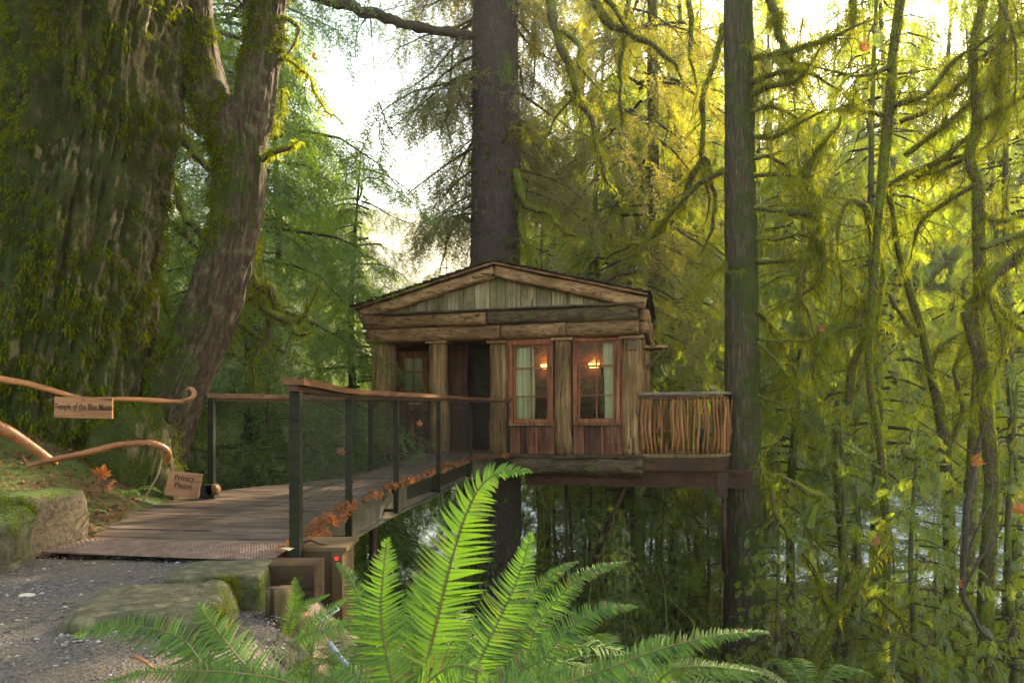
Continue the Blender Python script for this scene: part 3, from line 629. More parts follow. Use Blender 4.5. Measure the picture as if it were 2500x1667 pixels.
# right rail posts
RP = [(-1.335, 4.22), (-1.45, 6.08), (-1.31, 7.73), (-1.03, 9.57), (-.70, 11.7), (-.08, 12.62)]
bt = [-.12, -.30, -.30, -.30, -.30, -.35]
for k, (x, y) in enumerate(RP):
    wq = .064 if k == 0 else .05
    V = box8((x-wq/2, y-wq/2, bt[k]), (x+wq/2, y+wq/2, 1.01)); o = mesh_np('post', V, BOXF, M['steel'], bridge)
    if 0 < k < 5:
        nx, ny = RP[k+1][0]-RP[k-1][0], RP[k+1][1]-RP[k-1][1]; L = math.hypot(nx, ny); ix, iy = -ny/L, nx/L
        for zz in (-.06, -.27):
            V, Fq = bar((x+ix*.02, y+iy*.02, zz), (x+ix*.20, y+iy*.20, zz), .05, .035); mesh_np('bracket', V, Fq, M['steel'], bridge)
        # angle flange along the post
        V = box8((x-wq/2-.004, y-wq/2-.006, bt[k]+.05), (x-wq/2+.008, y-wq/2-.001, 1.0)); mesh_np('flange', V, BOXF, M['steel'], bridge)
hr = smooth_path([(-1.46, 4.06, 1.05), (-1.335, 4.5, 1.045), (-1.44, 6.1, 1.035), (-1.31, 7.73, 1.04), (-1.03, 9.57, 1.045), (-.70, 11.6, 1.045), (-.05, 12.66, 1.045)], 60)
hr = np.vstack([[(-1.325, 4.12, 1.05)], [(-1.335, 4.3, 1.048)], smooth_path([(-1.37, 4.7, 1.045), (-1.43, 5.3, 1.04), (-1.46, 6.1, 1.035), (-1.31, 7.73, 1.04), (-1.03, 9.57, 1.045), (-.70, 11.6, 1.045), (-.05, 12.66, 1.045)], 50)])
strip('handrail', hr, .135, .045, M['rail'], bridge)
h2 = hr.copy(); h2[:, 2] -= .045; strip('rail_plate', h2, .06, .03, M['rust'], bridge)
bm = np.array([(-1.56, 4.75), (-1.60, 6.08), (-1.46, 7.73), (-1.18, 9.55), (-.88, 11.6), (-.35, 12.9)]); bq = smooth_path(np.c_[bm, bm[:, :1]*0-.21], 40)
strip('steel_beam', bq, .02, .30, M['steel_beam'], bridge)
for dz in (-.15, .15):
    q = bq.copy(); q[:, 2] += dz; q[:, 0] += .03; strip('beam_flange', q, .11, .014, M['steel_beam'], bridge)
rod('column', (-1.42, 5.95, -.3), (-1.42, 5.95, -3.2), .045, M['rust'], bridge); rod('column', (-1.75, 8.6, -.3), (-1.75, 8.6, -5), .05, M['rust'], bridge)
# left rail
LP = [(-3.22, 7.32), (-2.02, 9.75), (-1.86, 12.1)]
for x, y in LP: mesh_np('post', box8((x-.03, y-.03, -.2), (x+.03, y+.03, 1.0)), BOXF, M['steel'], bridge)
lr = np.array([(-3.28, 7.26, 1.02), (-2.75, 8.2, 1.02), (-2.10, 9.7, 1.03), (-1.86, 12.1, 1.04), (-1.7, 13.75, 1.04)])
strip('handrail', smooth_path(lr, 30), .11, .05, M['rail'], bridge); q = smooth_path(lr, 30); q[:, 2] -= .042; strip('rail_plate', q, .05, .03, M['rust'], bridge)
# wire mesh, bay by bay
def wires(a, b_, nm, sag=.0):
    a = np.array(a, float); b_ = np.array(b_, float); L = np.linalg.norm(b_-a); V = []; Fq = []; k = 0; t = (b_-a)/L; s_ = np.array([t[1], -t[0]])
    def seg_(p0, p1, r):
        nonlocal k
        d = (p1-p0)/np.linalg.norm(p1-p0); u = np.cross(d, [s_[0], s_[1], 0]); w_ = np.array([s_[0], s_[1], 0])
        for p in (p0, p1):
            for an in (0, 2.09, 4.19): V.append(p+r*(math.cos(an)*u+math.sin(an)*w_))
        Fq.extend([(k, k+1, k+4, k+3), (k+1, k+2, k+5, k+4), (k+2, k, k+3, k+5)]); k += 6
    n = int(L/.030)
    for i in range(1, n): 
        p = a+(b_-a)*i/n; seg_(np.array([*p, .01]), np.array([*p, 1.0]), .0012)
    for j in range(24):
        z = .02+j*.0415; m = 10; pr = None
        for i in range(m+1):
            f = i/m; p = a+(b_-a)*f; q = np.array([*(p+s_*.006*math.sin(f*9+j)), z+.006*math.sin(f*14+j*2.1)])
            if pr is not None: seg_(pr, q, .0017)
            pr = q
    o = mesh_np('wire_mesh', V, Fq, M['wire'], bridge); o['kind'] = 'stuff'
pts = [(x-.0, y) for x, y in RP]
for a, b_ in zip(pts[:-1], pts[1:]): wires((a[0]+.02, a[1]), (b_[0]+.02, b_[1]), 'r')
for a, b_ in zip(LP[:-1], LP[1:]): wires(a, b_, 'l')
# wire wraps on the near post
for k in range(14):
    z = .05+k*.07; x, y = RP[0]; r = .036; V, Fq = tube([(x-r, y-r, z), (x+r, y-r, z+.004), (x+r, y+r, z), (x-r, y+r, z), (x-r, y-r, z)], .0018, 4, False); mesh_np('wire_wrap', V, Fq, M['wire'], bridge)

# ------------------------------------------------------------------ maple leaves
def leaf_mesh(name, curl, seed):
    rs = np.random.RandomState(seed); lob = [(0, -.9), (.18, -.45), (.62, -.55), (.50, -.22), (1.0, .12), (.62, .18), (.72, .50), (.34, .38), (.26, .62), (0, 1.05)]
    pts = lob+[(-x, y) for x, y in lob[-2:0:-1]]; pts = np.array(pts)+rs.randn(len(pts), 2)*.03
    rr = np.hypot(pts[:, 0], pts[:, 1]); V = [(x, y, curl*r*r+rs.randn()*.12) for (x, y), r in zip(pts, rr)]+[(0, 0, 0), (0, -1.5, .1), (.03, -1.5, .1)]
    n = len(pts); Fq = [(i, (i+1) % n, n) for i in range(n)]+[(0, n+1, n+2)]
    me = bpy.data.meshes.new(name); me.from_pydata([tuple(map(float, v)) for v in V], [], Fq); me.materials.append(M['dead']); return me
LM = [leaf_mesh('maple_leaf', c, i) for i, c in enumerate((.5, -.6, .9, -.2, 1.2))]
def put_leaf(p, size, rs, label, group=None, rot=None, cat='leaf', me=None):
    o = bpy.data.objects.new('maple_leaf', me or LM[rs.randint(5)]); C.objects.link(o); o.location = tuple(float(v) for v in p); o.scale = (size,)*3
    o.rotation_euler = rot if rot is not None else tuple(rs.rand(3)*6.28); tag(o, label, cat, group); return o
rs = np.random.RandomState(21)
cum = np.concatenate([[0], np.cumsum(np.linalg.norm(np.diff(np.array(RP), axis=0), axis=1))]); RPa = np.array(RP)
for k in range(250):
    s = cum[-1]*(rs.rand()**1.15); g_ = vnoise(np.array([[s*2.3, .5, .5]]))[0]
    if g_ < -.42 and s > 1: continue
    x = np.interp(s, cum, RPa[:, 0]); y = np.interp(s, cum, RPa[:, 1]); th = .14 if s < .5 else 0
    put_leaf((x+rs.uniform(-.10, .05), y, rs.uniform(.0, .06)-.03+rs.rand()*.03-(.10*rs.rand() if s < .6 else 0)), rs.uniform(.03, .06), rs, 'dry orange maple leaf caught against the wire mesh along the right edge of the bridge', 'dry maple leaves along the bridge edge')
for (px, py, d) in ((965*1.063, 973*1.063, 10.4), (843, 1080, 6.2), (1340, 1425, 9), (1040, 1050, 10)):
    pass
put_leaf(P(1025, 1033, 8.9), .05, rs, 'yellow dead leaf hanging high in the bridge wire mesh, third bay from the near post', rot=(1.5, .2, .3))
put_leaf(P(833, 1102, 6.0), .05, rs, 'small brown leaf stuck in the mesh just left of the second bridge post', rot=(1.5, .5, .3))
for k in range(14):
    f = rs.rand(); s = rs.uniform(2.5, cl[-1]-1); a = at_s(LEs, s)
    put_leaf((a[0]+rs.uniform(.0, .12), a[1], .01), rs.uniform(.025, .04), rs, 'brown leaf lying along the far left edge of the bridge deck', 'brown leaves along the left deck edge', rot=(rs.rand()*.6, rs.rand()*.6, rs.rand()*6))

# ------------------------------------------------------------------ big trunks
def trunk_obj(name, pts, rad, mat, parent, seed=0, amp=.06, fur=5., n=96, m=120, lobes=0., ridges=14, vs=.5, smooth=True):
    pts = smooth_path(pts, m); rad = np.interp(np.linspace(0, 1, m), np.linspace(0, 1, len(rad)), rad)
    t, a, b_ = frames(pts, (1, 0, 0)); an = np.linspace(0, 2*np.pi, n, endpoint=False)
    cum = np.concatenate([[0], np.cumsum(np.linalg.norm(np.diff(pts, axis=0), axis=1))])
    AN, SS = np.meshgrid(an, cum); cx, cy = np.cos(AN), np.sin(AN)
    q = np.stack([cx*ridges*.35+seed, cy*ridges*.35, SS*vs], -1)
    w1 = .35*vnoise(np.stack([cx*2, cy*2, SS*.9+seed], -1))
    rd = 1-2*np.abs(vnoise(np.stack([(cx+w1*.5)*ridges*.32+seed, (cy+w1*.5)*ridges*.32, SS*vs*1.6], -1)))
    rd = np.clip(-rd*1.5+.35, -1, .75); rd2 = 1-2*np.abs(vnoise(np.stack([cx*ridges*.8+seed, cy*ridges*.8+w1, SS*vs*4], -1)))
    fn = fbm(np.stack([cx*ridges*1.7, cy*ridges*1.7, SS*vs*9], -1), 4)
    lb = lobes*(np.abs(vnoise(np.stack([cx*1.6+seed, cy*1.6, SS*.12], -1)))*2-.6)
    R = rad[:, None]*(1+lb)+amp*(rd*.6+rd2*.3+fn*.75)
    V = pts[:, None]+R[..., None]*(cx[..., None]*a[:, None]+cy[..., None]*b_[:, None])
    i = np.arange(m-1)[:, None]*n; j = np.arange(n)[None]; j2 = (j+1) % n
    Fq = np.stack([i+j, i+j2, i+n+j2, i+n+j], -1).reshape(-1, 4)
    o = mesh_np(name, V.reshape(-1, 3), Fq, mat, parent, smooth); nrm = cx[..., None]*a[:, None]+cy[..., None]*b_[:, None]
    return o, V.reshape(-1, 3), nrm.reshape(-1, 3)
def tufts(name, base, nrm, L, w, mat, parent, seed, down=.6, spread=.7, bend=.5):
    """small curved blades of moss growing from surface points: 2 quads each"""
    rs = np.random.RandomState(seed); n = len(base); L = L*(.5+rs.rand(n)); d = nrm+spread*rs.randn(n, 3)*.5; d /= np.linalg.norm(d, axis=1, keepdims=True)+1e-9
    tip = base+d*L[:, None]*.7+np.array([0, 0, -1.])*L[:, None]*down; mid = base+d*L[:, None]*.55+np.array([0, 0, -1.])*L[:, None]*down*.2
    s = np.cross(tip-base, rs.randn(n, 3)); s /= np.linalg.norm(s, axis=1, keepdims=True)+1e-9; s *= w*(.5+rs.rand(n))[:, None]
    V = np.stack([base-s*.6, base+s*.6, mid+s, mid-s, tip+s*.15, tip-s*.15], 1).reshape(-1, 3)
    k = np.arange(n)[:, None]*6; Fq = np.concatenate([k+np.array([[0, 1, 2, 3]]), k+np.array([[3, 2, 4, 5]])])
    o = mesh_np(name, V, Fq, mat, parent); o['kind'] = 'stuff'; return o
rs = np.random.RandomState(77)
def mossy_cover(parent, V, N, count, seed, L=.035, w=.006, cond=None, thr=.05, front=True):
    rs = np.random.RandomState(seed); idx = np.repeat(rs.randint(0, len(V), count*4//14), 14); p = V[idx]+rs.randn(len(idx), 3)*.022; nn = N[idx]; L = L*np.repeat(rs.uniform(.6, 1.6, count*4//14), 14)
    msk = fbm(p*1.9, 4)+(.45*(-nn[:, 0]*.97-nn[:, 1]*.25) if cond is None else cond(p, nn)) > thr
    tocam = (np.array([0, 0, EYE])-p); tocam /= np.linalg.norm(tocam, axis=1, keepdims=True); msk &= (tocam*nn).sum(1) > -.35
    msk &= p[:, 2] < 9
    p, nn, L = p[msk][:count], nn[msk][:count], L[msk][:count]
    return tufts('moss', p, nn, L, w, M['mosstuft'], parent, seed)
# giant mossy cedar
giant = empty('giant_cedar', (-4.5, 6.9, 0), 'huge furrowed trunk thickly coated with moss, filling the left of the picture', 'tree')
gpts = [(-4.98, 7.0, -1.2), (-4.86, 7.0, .2), (-4.74, 7.0, 1.2), (-4.52, 6.95, 2.5), (-4.30, 6.95, 3.7), (-4.10, 6.9, 5.0), (-3.80, 6.9, 7.5), (-3.55, 6.9, 10)]
_, V, N_ = trunk_obj('trunk', gpts, [1.30, 1.0, .88, .80, .76, .73, .70, .66], M['bark_giant'], giant, 3, .085, n=250, m=270, lobes=.10, ridges=19, vs=.62)
mossy_cover(giant, V, N_, 48000, 5, .046, .0058, lambda p, n: .6*(-n[:, 0])+.50, .08)
twin = empty('old_cedar', (-6.2, 8.6, 0), 'second mossy trunk half hidden behind the huge one at the left edge', 'tree')
_, V, N_ = trunk_obj('trunk', [(-6.5, 8.4, -1), (-6.2, 8.4, 1), (-5.95, 8.4, 4), (-5.75, 8.4, 6.5), (-5.5, 8.4, 10)], [1.4, 1.1, .85, .72, .66], M['bark_giant'], twin, 9, .07, n=110, m=110, lobes=.08, ridges=12, vs=.3)
mossy_cover(twin, V, N_, 9000, 6, .05, .006, lambda p, n: .3+0*n[:, 0], .12)
# leaning forked tree : outline from its silhouette at 7.2 m
def LP_(px, py, d=7.2): return P(px, py, d)
lean = empty('leaning_maple', (-3.75, 7.2, 0), 'leaning dark trunk with mossy bark that forks into two limbs above the bridge entrance', 'tree')
lp = [LP_(345, 1250), LP_(382, 1110), LP_(432, 950), LP_(500, 790), LP_(552, 640), LP_(577, 520), LP_(585, 400), LP_(572, 300), LP_(566, 240)]
lr_ = [.40, .285, .27, .255, .245, .245, .235, .26, .10]
_, V1, N1 = trunk_obj('trunk', lp, lr_, M['bark_lean'], lean, 21, .030, n=110, m=150, lobes=.05, ridges=14, vs=.5)
f1 = [LP_(560, 360), LP_(525, 270), LP_(500, 170), LP_(489, 60), LP_(487, -40), LP_(480, -300)]
_, V2, N2 = trunk_obj('limb', f1, [.16, .20, .18, .135, .12, .11], M['bark_lean'], lean, 22, .020, n=80, m=90, ridges=9, vs=.6)
f2 = [LP_(600, 420), LP_(615, 300), LP_(630, 180), LP_(650, 60), LP_(662, -40), LP_(690, -300)]
_, V3, N3 = trunk_obj('limb', f2, [.155, .195, .185, .17, .16, .14], M['bark_lean'], lean, 23, .024, n=90, m=90, ridges=12, vs=.6)
cnd = lambda p, n: .35*(-n[:, 0])+.18*sstep(2.2, 3.8, p[:, 2])
for k, (V, N_, c) in enumerate(((V1, N1, 7000), (V2, N2, 4500), (V3, N3, 4500))): mossy_cover(lean, V, N_, c, 31+k, .035, .005, cnd, .16)
# spruce trunk through the cabin roof
SP = (-.38, 15.5)
spruce = empty('spruce_tree', (SP[0], SP[1], -5), 'tall straight dark spruce rising behind the cabin roof with patches of moss', 'tree')
_, V, N_ = trunk_obj('trunk', [(SP[0]-.12, SP[1], -6), (SP[0]-.1, SP[1], -2.5), (SP[0]-.03, SP[1], 1), (SP[0], SP[1], 5), (SP[0], SP[1], 10), (SP[0], SP[1], 22)], [.78, .68, .60, .545, .50, .34], M['bark_spruce'], spruce, 41, .024, n=110, m=320, ridges=40, vs=5.)
def band(p, n): return .9*np.clip(vnoise(np.stack([p[:, 0]*1.2, p[:, 1]*1.2, p[:, 2]*1.3+3], -1))*1.5, -1, 1)*1.0-.12+.35*n[:, 0]*0+.5*(p[:, 2] > 5.6)-.3
mossy_cover(spruce, V, N_, 2600, 51, .07, .010, band, .30)
# cedar carrying the beam end
TR = H((7.22, 1.08, 0))
pole = empty('cedar_pole_tree', (TR[0], TR[1], -5), 'straight bare cedar trunk carrying the beam end at the right of the balcony', 'tree')
_, VP, NP_ = trunk_obj('trunk', [(TR[0]+.02, TR[1], -6), (TR[0]+.03, TR[1], -3), (TR[0], TR[1], 0), (TR[0]-.03, TR[1], 3.5), (TR[0]-.08, TR[1], 8), (TR[0]-.2, TR[1], 20)], [.46, .39, .335, .30, .265, .20], M['bark_cedar'], pole, 61, .018, n=90, m=140, ridges=20, vs=.35)

# ------------------------------------------------------------------ foliage sprays
def rhomb(a, b_, w, nrm=(0, 0, 1)):
    a = np.array(a, float); b_ = np.array(b_, float); d = b_-a; s = np.cross(d, nrm); s = s/(np.linalg.norm(s)+1e-9)*w/2; m = a+d*.45
    return [a, m+s, b_, m-s]
def cedar_spray(rs, L=.42, ns=9, sub=True):
    Q = [rhomb((0, 0, 0), (L, 0, -.25*L), .012)]
    for i in range(ns):
        f = (i+.7)/ns; x = L*f; z = -.25*L*f*f; l = L*.46*math.sin(math.pi*min(.12+f*.82, 1))*(.8+.4*rs.rand())
        for s in (-1, 1):
            an = R_(rs.uniform(32, 50)); dx, dy = math.cos(an), s*math.sin(an); b0 = np.array([x, 0, z]); e = b0+np.array([dx*l, dy*l, -.35*l+rs.randn()*.01])
            Q.append(rhomb(b0, e, .020))
            if sub:
                for g_ in (.35, .68):
                    c = b0+(e-b0)*g_; sl = l*.34
                    for t in (-1, 1):
                        a2 = an*s+t*R_(38); Q.append(rhomb(c, c+np.array([math.cos(a2)*sl, math.sin(a2)*sl, -.2*sl]), .014))
    return np.array(Q)
def needle_spray(rs, L=.40, ns=7):
    Q = [rhomb((0, 0, 0), (L, 0, -.12*L), .008)]
    for k in range(3):
        f0 = .15+.26*k; s = (-1)**k; l = L*(.6-.09*k); a = R_(32)*s; b0 = np.array([L*f0, 0, -.12*L*f0]); e = b0+np.array([math.cos(a)*l, math.sin(a)*l, -.15*l])
        Q.append(rhomb(b0, e, .007))
        for i in range(4):
            c = b0+(e-b0)*((i+.5)/4)
            for t in (-1, 1): a2 = a+t*R_(55); Q.append(rhomb(c, c+np.array([math.cos(a2), math.sin(a2), rs.uniform(-.5, .2)])*.040, .010))
    for i in range(ns):
        f = (i+.5)/ns; c = np.array([L*f, 0, -.12*L*f])
        for t in (-1, 1): a2 = t*R_(55); Q.append(rhomb(c, c+np.array([math.cos(a2), math.sin(a2), rs.uniform(-.5, .2)])*.046, .011))
    return np.array(Q)
rs = np.random.RandomState(99)
T_CED = [cedar_spray(rs, .42, 8, True) for _ in range(3)]; T_CEDF = [cedar_spray(rs, .46, 9, False) for _ in range(3)]; T_NEED = [needle_spray(rs) for _ in range(3)]
T_CEDN = [cedar_spray(rs, .30, 8, True)*np.array([1, 1, 1.4]) for _ in range(3)]
def scatter(temps, pos, fwd, rs, scale=(.7, 1.3), flat=.6):
    """instances of the spray templates at pos pointing along fwd; flat: how much the spray face looks up"""
    n = len(pos); fwd = fwd/(np.linalg.norm(fwd, axis=1, keepdims=True)+1e-9)
    up = np.array([0, 0, 1.])*flat+rs.randn(n, 3)*(1-flat*.6)*.6; y = np.cross(up, fwd); y /= np.linalg.norm(y, axis=1, keepdims=True)+1e-9; z = np.cross(fwd, y)
    sc_ = rs.uniform(*scale, n); out = []
    which = rs.randint(0, len(temps), n)
    for k, T in enumerate(temps):
        m = which == k; Rm = np.stack([fwd[m], y[m], z[m]], 1)*sc_[m][:, None, None]
        out.append((np.einsum('qvi,nij->nqvj', T, Rm)+pos[m][:, None, None]).reshape(-1, 3))
    V = np.concatenate(out); return V
def quads(V): return np.arange(len(V)).reshape(-1, 4)
def crooked(rs, p0, d, L, n=9, wob=.35, sag=-.15):
    p = [np.array(p0, float)]; d = np.array(d, float)/np.linalg.norm(d); st = L/(n-1)
    for i in range(n-1):
        d = d+rs.randn(3)*wob/math.sqrt(n)*1.2+np.array([0, 0, sag])/n; d /= np.linalg.norm(d); p.append(p[-1]+d*st)
    return np.array(p)
def conifer(seed, Ht, Lmax, nb, temps, hang=.6, dens=1., z0=.12, up=.15, droop=.5, sc_=(.7, 1.3), az=None, prof=None, twig=True):
    """returns (crown quads, branch mesh) around a trunk at the origin"""
    rs = np.random.RandomState(seed); PP = []; FF = []; mb = MB()
    for b_ in range(nb):
        f = z0+(1-z0)*((b_+rs.rand())/nb); a = rs.rand()*6.283 if az is None else rs.uniform(*az)
        L = Lmax*(prof(f) if prof else (1-f)**.75)*rs.uniform(.7, 1.1)+.25; h = Ht*f; m = 12; s = np.linspace(0, 1, m)
        wig = .12*L*np.sin(s*rs.uniform(3, 7)+rs.rand()*6); r = L*s
        path = np.stack([np.cos(a)*r-np.sin(a)*wig, np.sin(a)*r+np.cos(a)*wig, h+up*L*s-droop*L*s**2+.10*L*np.sin(s*5+rs.rand()*6)*s], -1)
        V, Fq = tube(path[::2] if m > 6 else path, np.linspace(.012+.012*L, .004, 6), 4, False); mb.add(V, Fq)
        K = max(3, int(L*5*dens))
        for k in range(K):
            s1 = .10+.90*(k+rs.rand())/K; q = np.array([np.interp(s1, s, path[:, i]) for i in range(3)]); sd = 1 if k % 2 else -1
            l2 = (.42*L*(1-s1)+.30)*rs.uniform(.6, 1.1); a2 = a+sd*R_(rs.uniform(35, 75)); d2 = np.array([math.cos(a2), math.sin(a2), rs.uniform(-.35, .05)])
            ns = max(2, int(l2*7*dens)); t = (np.arange(ns)+rs.rand(ns))/ns
            pp = q+d2*(t*l2)[:, None]+np.array([0, 0, -1.])*(t**2*l2*.45)[:, None]
            ff = d2*(1-hang)+np.array([0, 0, -1.])*hang*rs.uniform(.5, 1.3, (ns, 1))+rs.randn(ns, 3)*.28
            PP.append(pp); FF.append(ff)
            if twig: 
                V, Fq = tube([q, q+d2*l2*.5+np.array([0, 0, -.11*l2]), q+d2*l2+np.array([0, 0, -.45*l2])], [.008, .005, .002], 3, False); mb.add(V, Fq)
    PP = np.concatenate(PP); FF = np.concatenate(FF)
    return scatter(temps, PP, FF, rs, sc_), mb
class Kind: pass
def make_kind(name, seed, Ht, rad, bark, leaf, crown, kindcat, twigm='bark_dark'):
    V, mb = crown; k = Kind()
    pts = [(0, 0, -.5), (.03*Ht*.3, 0, Ht*.3), (0, .02*Ht, Ht*.65), (0, 0, Ht*1.0)]
    pp = smooth_path(pts, 14); rr = np.interp(np.linspace(0, 1, 14), [0, .1, 1], [rad*1.25, rad, .02])
    v, f = tube(pp, rr, 9, True); t = mesh_np('trunk', v, f, M[bark], None, True); c = mesh_np('crown', V, quads(V), M[leaf]); br = mb.build('branches', M[twigm]); br['kind'] = 'stuff'
    for o in (t, c, br): C.objects.unlink(o)
    k.parts = (t, c, br); k.name = name; k.cat = kindcat; return k
def plant(k, x, y, label, rz=0., s=1., z=None, group=None, sz=None):
    z = float(ground_z(np.array([x]), np.array([y]))[0]) if z is None else z
    r = empty(k.name, (x, y, z), label, k.cat, group); r.rotation_euler = (0, 0, rz); r.scale = (s, s, sz or s)
    for p_ in k.parts:
        c = p_.copy(); C.objects.link(c); c.parent = r
    return r
prof_h = lambda f: min(1, .55+f*2)*(1-f)**.6
K_hem = make_kind('hemlock_tree', 1, 18, .28, 'bark_dark', 'fhem', conifer(108, 18, 3.9, 104, T_NEED, .50, 1.22, .08, .12, .55, (1., 1.8), prof=lambda f: 1-.45*f), 'tree')
K_ced = make_kind('cedar_tree', 2, 17.5, .15, 'bark_moss', 'fcedar', conifer(102, 17, 3.5, 76, T_CED, .72, .80, .24, .10, .60, (.9, 1.6), prof=lambda f: 1-.75*f), 'tree')
K_ced2 = make_kind('cedar_tree', 3, 9, .12, 'bark_moss', 'fcedar', conifer(103, 9, 2.2, 46, T_CEDN, .60, 1.0, .05, .15, .60, (.6, 1.1), prof=lambda f: (1-f)**.7), 'tree')
K_far = make_kind('conifer', 4, 22, .3, 'bark_dark', 'fcedar', conifer(104, 22, 4.2, 60, T_CEDF, .60, .55, .06, .1, .5, (1.6, 2.6), twig=False), 'tree', 'bark_moss')
K_thin = make_kind('cedar_tree', 5, 18.5, .13, 'bark_moss', 'fcedar', conifer(105, 18, 2.8, 64, T_CED, .75, .55, .26, .10, .60, (.8, 1.4), prof=lambda f: 1-.65*f), 'tree')

# ------------------------------------------------------------------ mossy broadleaf trees and limbs
def beard(pts, rad, rs, per_m=150, L=.07, w=.004, top=True):
    """points and lengths for moss along a limb; returns base, dir-normals"""
    pts = np.asarray(pts); seg = np.linalg.norm(np.diff(pts, axis=0), axis=1); cum = np.concatenate([[0], np.cumsum(seg)]); n = max(6, int(cum[-1]*per_m))
    s = rs.rand(n)*cum[-1]; c = np.stack([np.interp(s, cum, pts[:, i]) for i in range(3)], -1); r = np.interp(s, cum, np.broadcast_to(rad, (len(pts),)))
    th = rs.rand(n)*6.283; t = np.stack([np.interp(s, cum, np.gradient(pts[:, i], cum)) for i in range(3)], -1); t /= np.linalg.norm(t, axis=1, keepdims=True)+1e-9
    a = np.cross(t, [0, .1, 1.]); a /= np.linalg.norm(a, axis=1, keepdims=True)+1e-9; b_ = np.cross(t, a)
    nn = np.cos(th)[:, None]*a+np.sin(th)[:, None]*b_
    return c+nn*r[:, None]*.9, nn
def limb_set(parent, limbs, seed, twigs=5, mat='bark_moss', moss=1., tw_len=.8, name='limb', mossL=.06, sag=-.1):
    """limbs: list of (points, r0, r1); each limb its own mesh; twigs joined; moss joined"""
    rs = np.random.RandomState(seed); mb = MB(); B = []; Nn = []; B2 = []; N2 = []
    for pts, r0, r1 in limbs:
        if moss >= 1: r0, r1 = r0*.82, r1*.62
        p = smooth_path(pts, max(14, len(pts)*6)); p = p+fbm(p*3.1+seed, 3)[:, None]*np.array([.05, .05, .05])*min(1, r0*14)+.02*np.stack([vnoise(p*4), vnoise(p*4+9), vnoise(p*4+20)], -1)
        r = np.linspace(r0, r1, len(p))*(1+.18*vnoise(p*5)); 
        V, Fq = tube(p, r, 9, True, lambda V, rr: .22*vnoise(V*9)+.1*vnoise(V*22)); mesh_np(name, V, Fq, M[mat], parent, True)
        if moss > 0:
            b0, n0 = beard(p, r, rs, 340*moss*(1 if r0 < .06 else 2.2)); k = (n0[:, 2] > -.2) | (rs.rand(len(n0)) < .6); B.append(b0[k]); Nn.append(n0[k])
        tp_ = p[-1]-p[-3]; q = crooked(rs, p[-1], tp_, tw_len*rs.uniform(.7, 1.3), 10, .45, sag); rr = np.linspace(r[-1]*.92, .003, 10); V, Fq = tube(q, rr, 5, False); mb.add(V, Fq)
        if moss > 0: b0, n0 = beard(q, rr, rs, 220*moss); B2.append(b0); N2.append(n0)
        L = np.linalg.norm(np.diff(p, axis=0), axis=1).sum()
        for k in range(int(twigs*max(1, L))):
            i = rs.randint(2, len(p)-1); t = p[min(i+1, len(p)-1)]-p[i-1]; t /= np.linalg.norm(t)+1e-9; d = t*.6+rs.randn(3)*.6; d[2] -= .15; l = tw_len*rs.uniform(.3, 1.3); rt = min(r[i]*.5, .016)*rs.uniform(.5, 1)
            q = crooked(rs, p[i], d, l, 9, .5, sag*2); rr = np.linspace(rt, .0025, 9); V, Fq = tube(q, rr, 4, False); mb.add(V, Fq)
            if moss > 0 and rs.rand() < .75: b0, n0 = beard(q[:7], rr[:7], rs, 170*moss); B2.append(b0); N2.append(n0)
            for _ in range(rs.randint(1, 4)):
                j = rs.randint(2, 8); q2 = crooked(rs, q[j], (q[j]-q[j-1])*3+rs.randn(3)*.12, l*.5, 6, .5, sag); V, Fq = tube(q2, np.linspace(rr[j]*.7, .0015, 6), 3, False); mb.add(V, Fq)
    if mb.n: o = mb.build('twigs', M['bark_moss'] if moss > .3 else M['twig'], parent); o['kind'] = 'stuff'
    if B:
        b0 = np.concatenate(B+B2); n0 = np.concatenate(Nn+N2); tufts('moss', b0, n0, mossL*np.random.RandomState(seed).uniform(.5, 2.4, len(b0))*np.clip(1+1.2*vnoise(b0*3), .3, 2), .0045, M['moss'], parent, seed+1, down=.7, spread=.6)
def PL(pts, d, dx=0.):
    d = np.linspace(*d, len(pts)) if isinstance(d, tuple) else np.full(len(pts), float(d))
    return [P(x, y, dd) for (x, y), dd in zip(pts, d)]
def rpx(r, d): return r*d/F
def LS(specs, dfl):   # (pixels, depth, r0px, r1px) -> limbs
    out = []
    for pts, d, r0, r1 in specs:
        dm = d[0] if isinstance(d, tuple) else d; dn = d[1] if isinstance(d, tuple) else d
        out.append((PL(pts, d), rpx(r0, dm), rpx(r1, dn)))
    return out
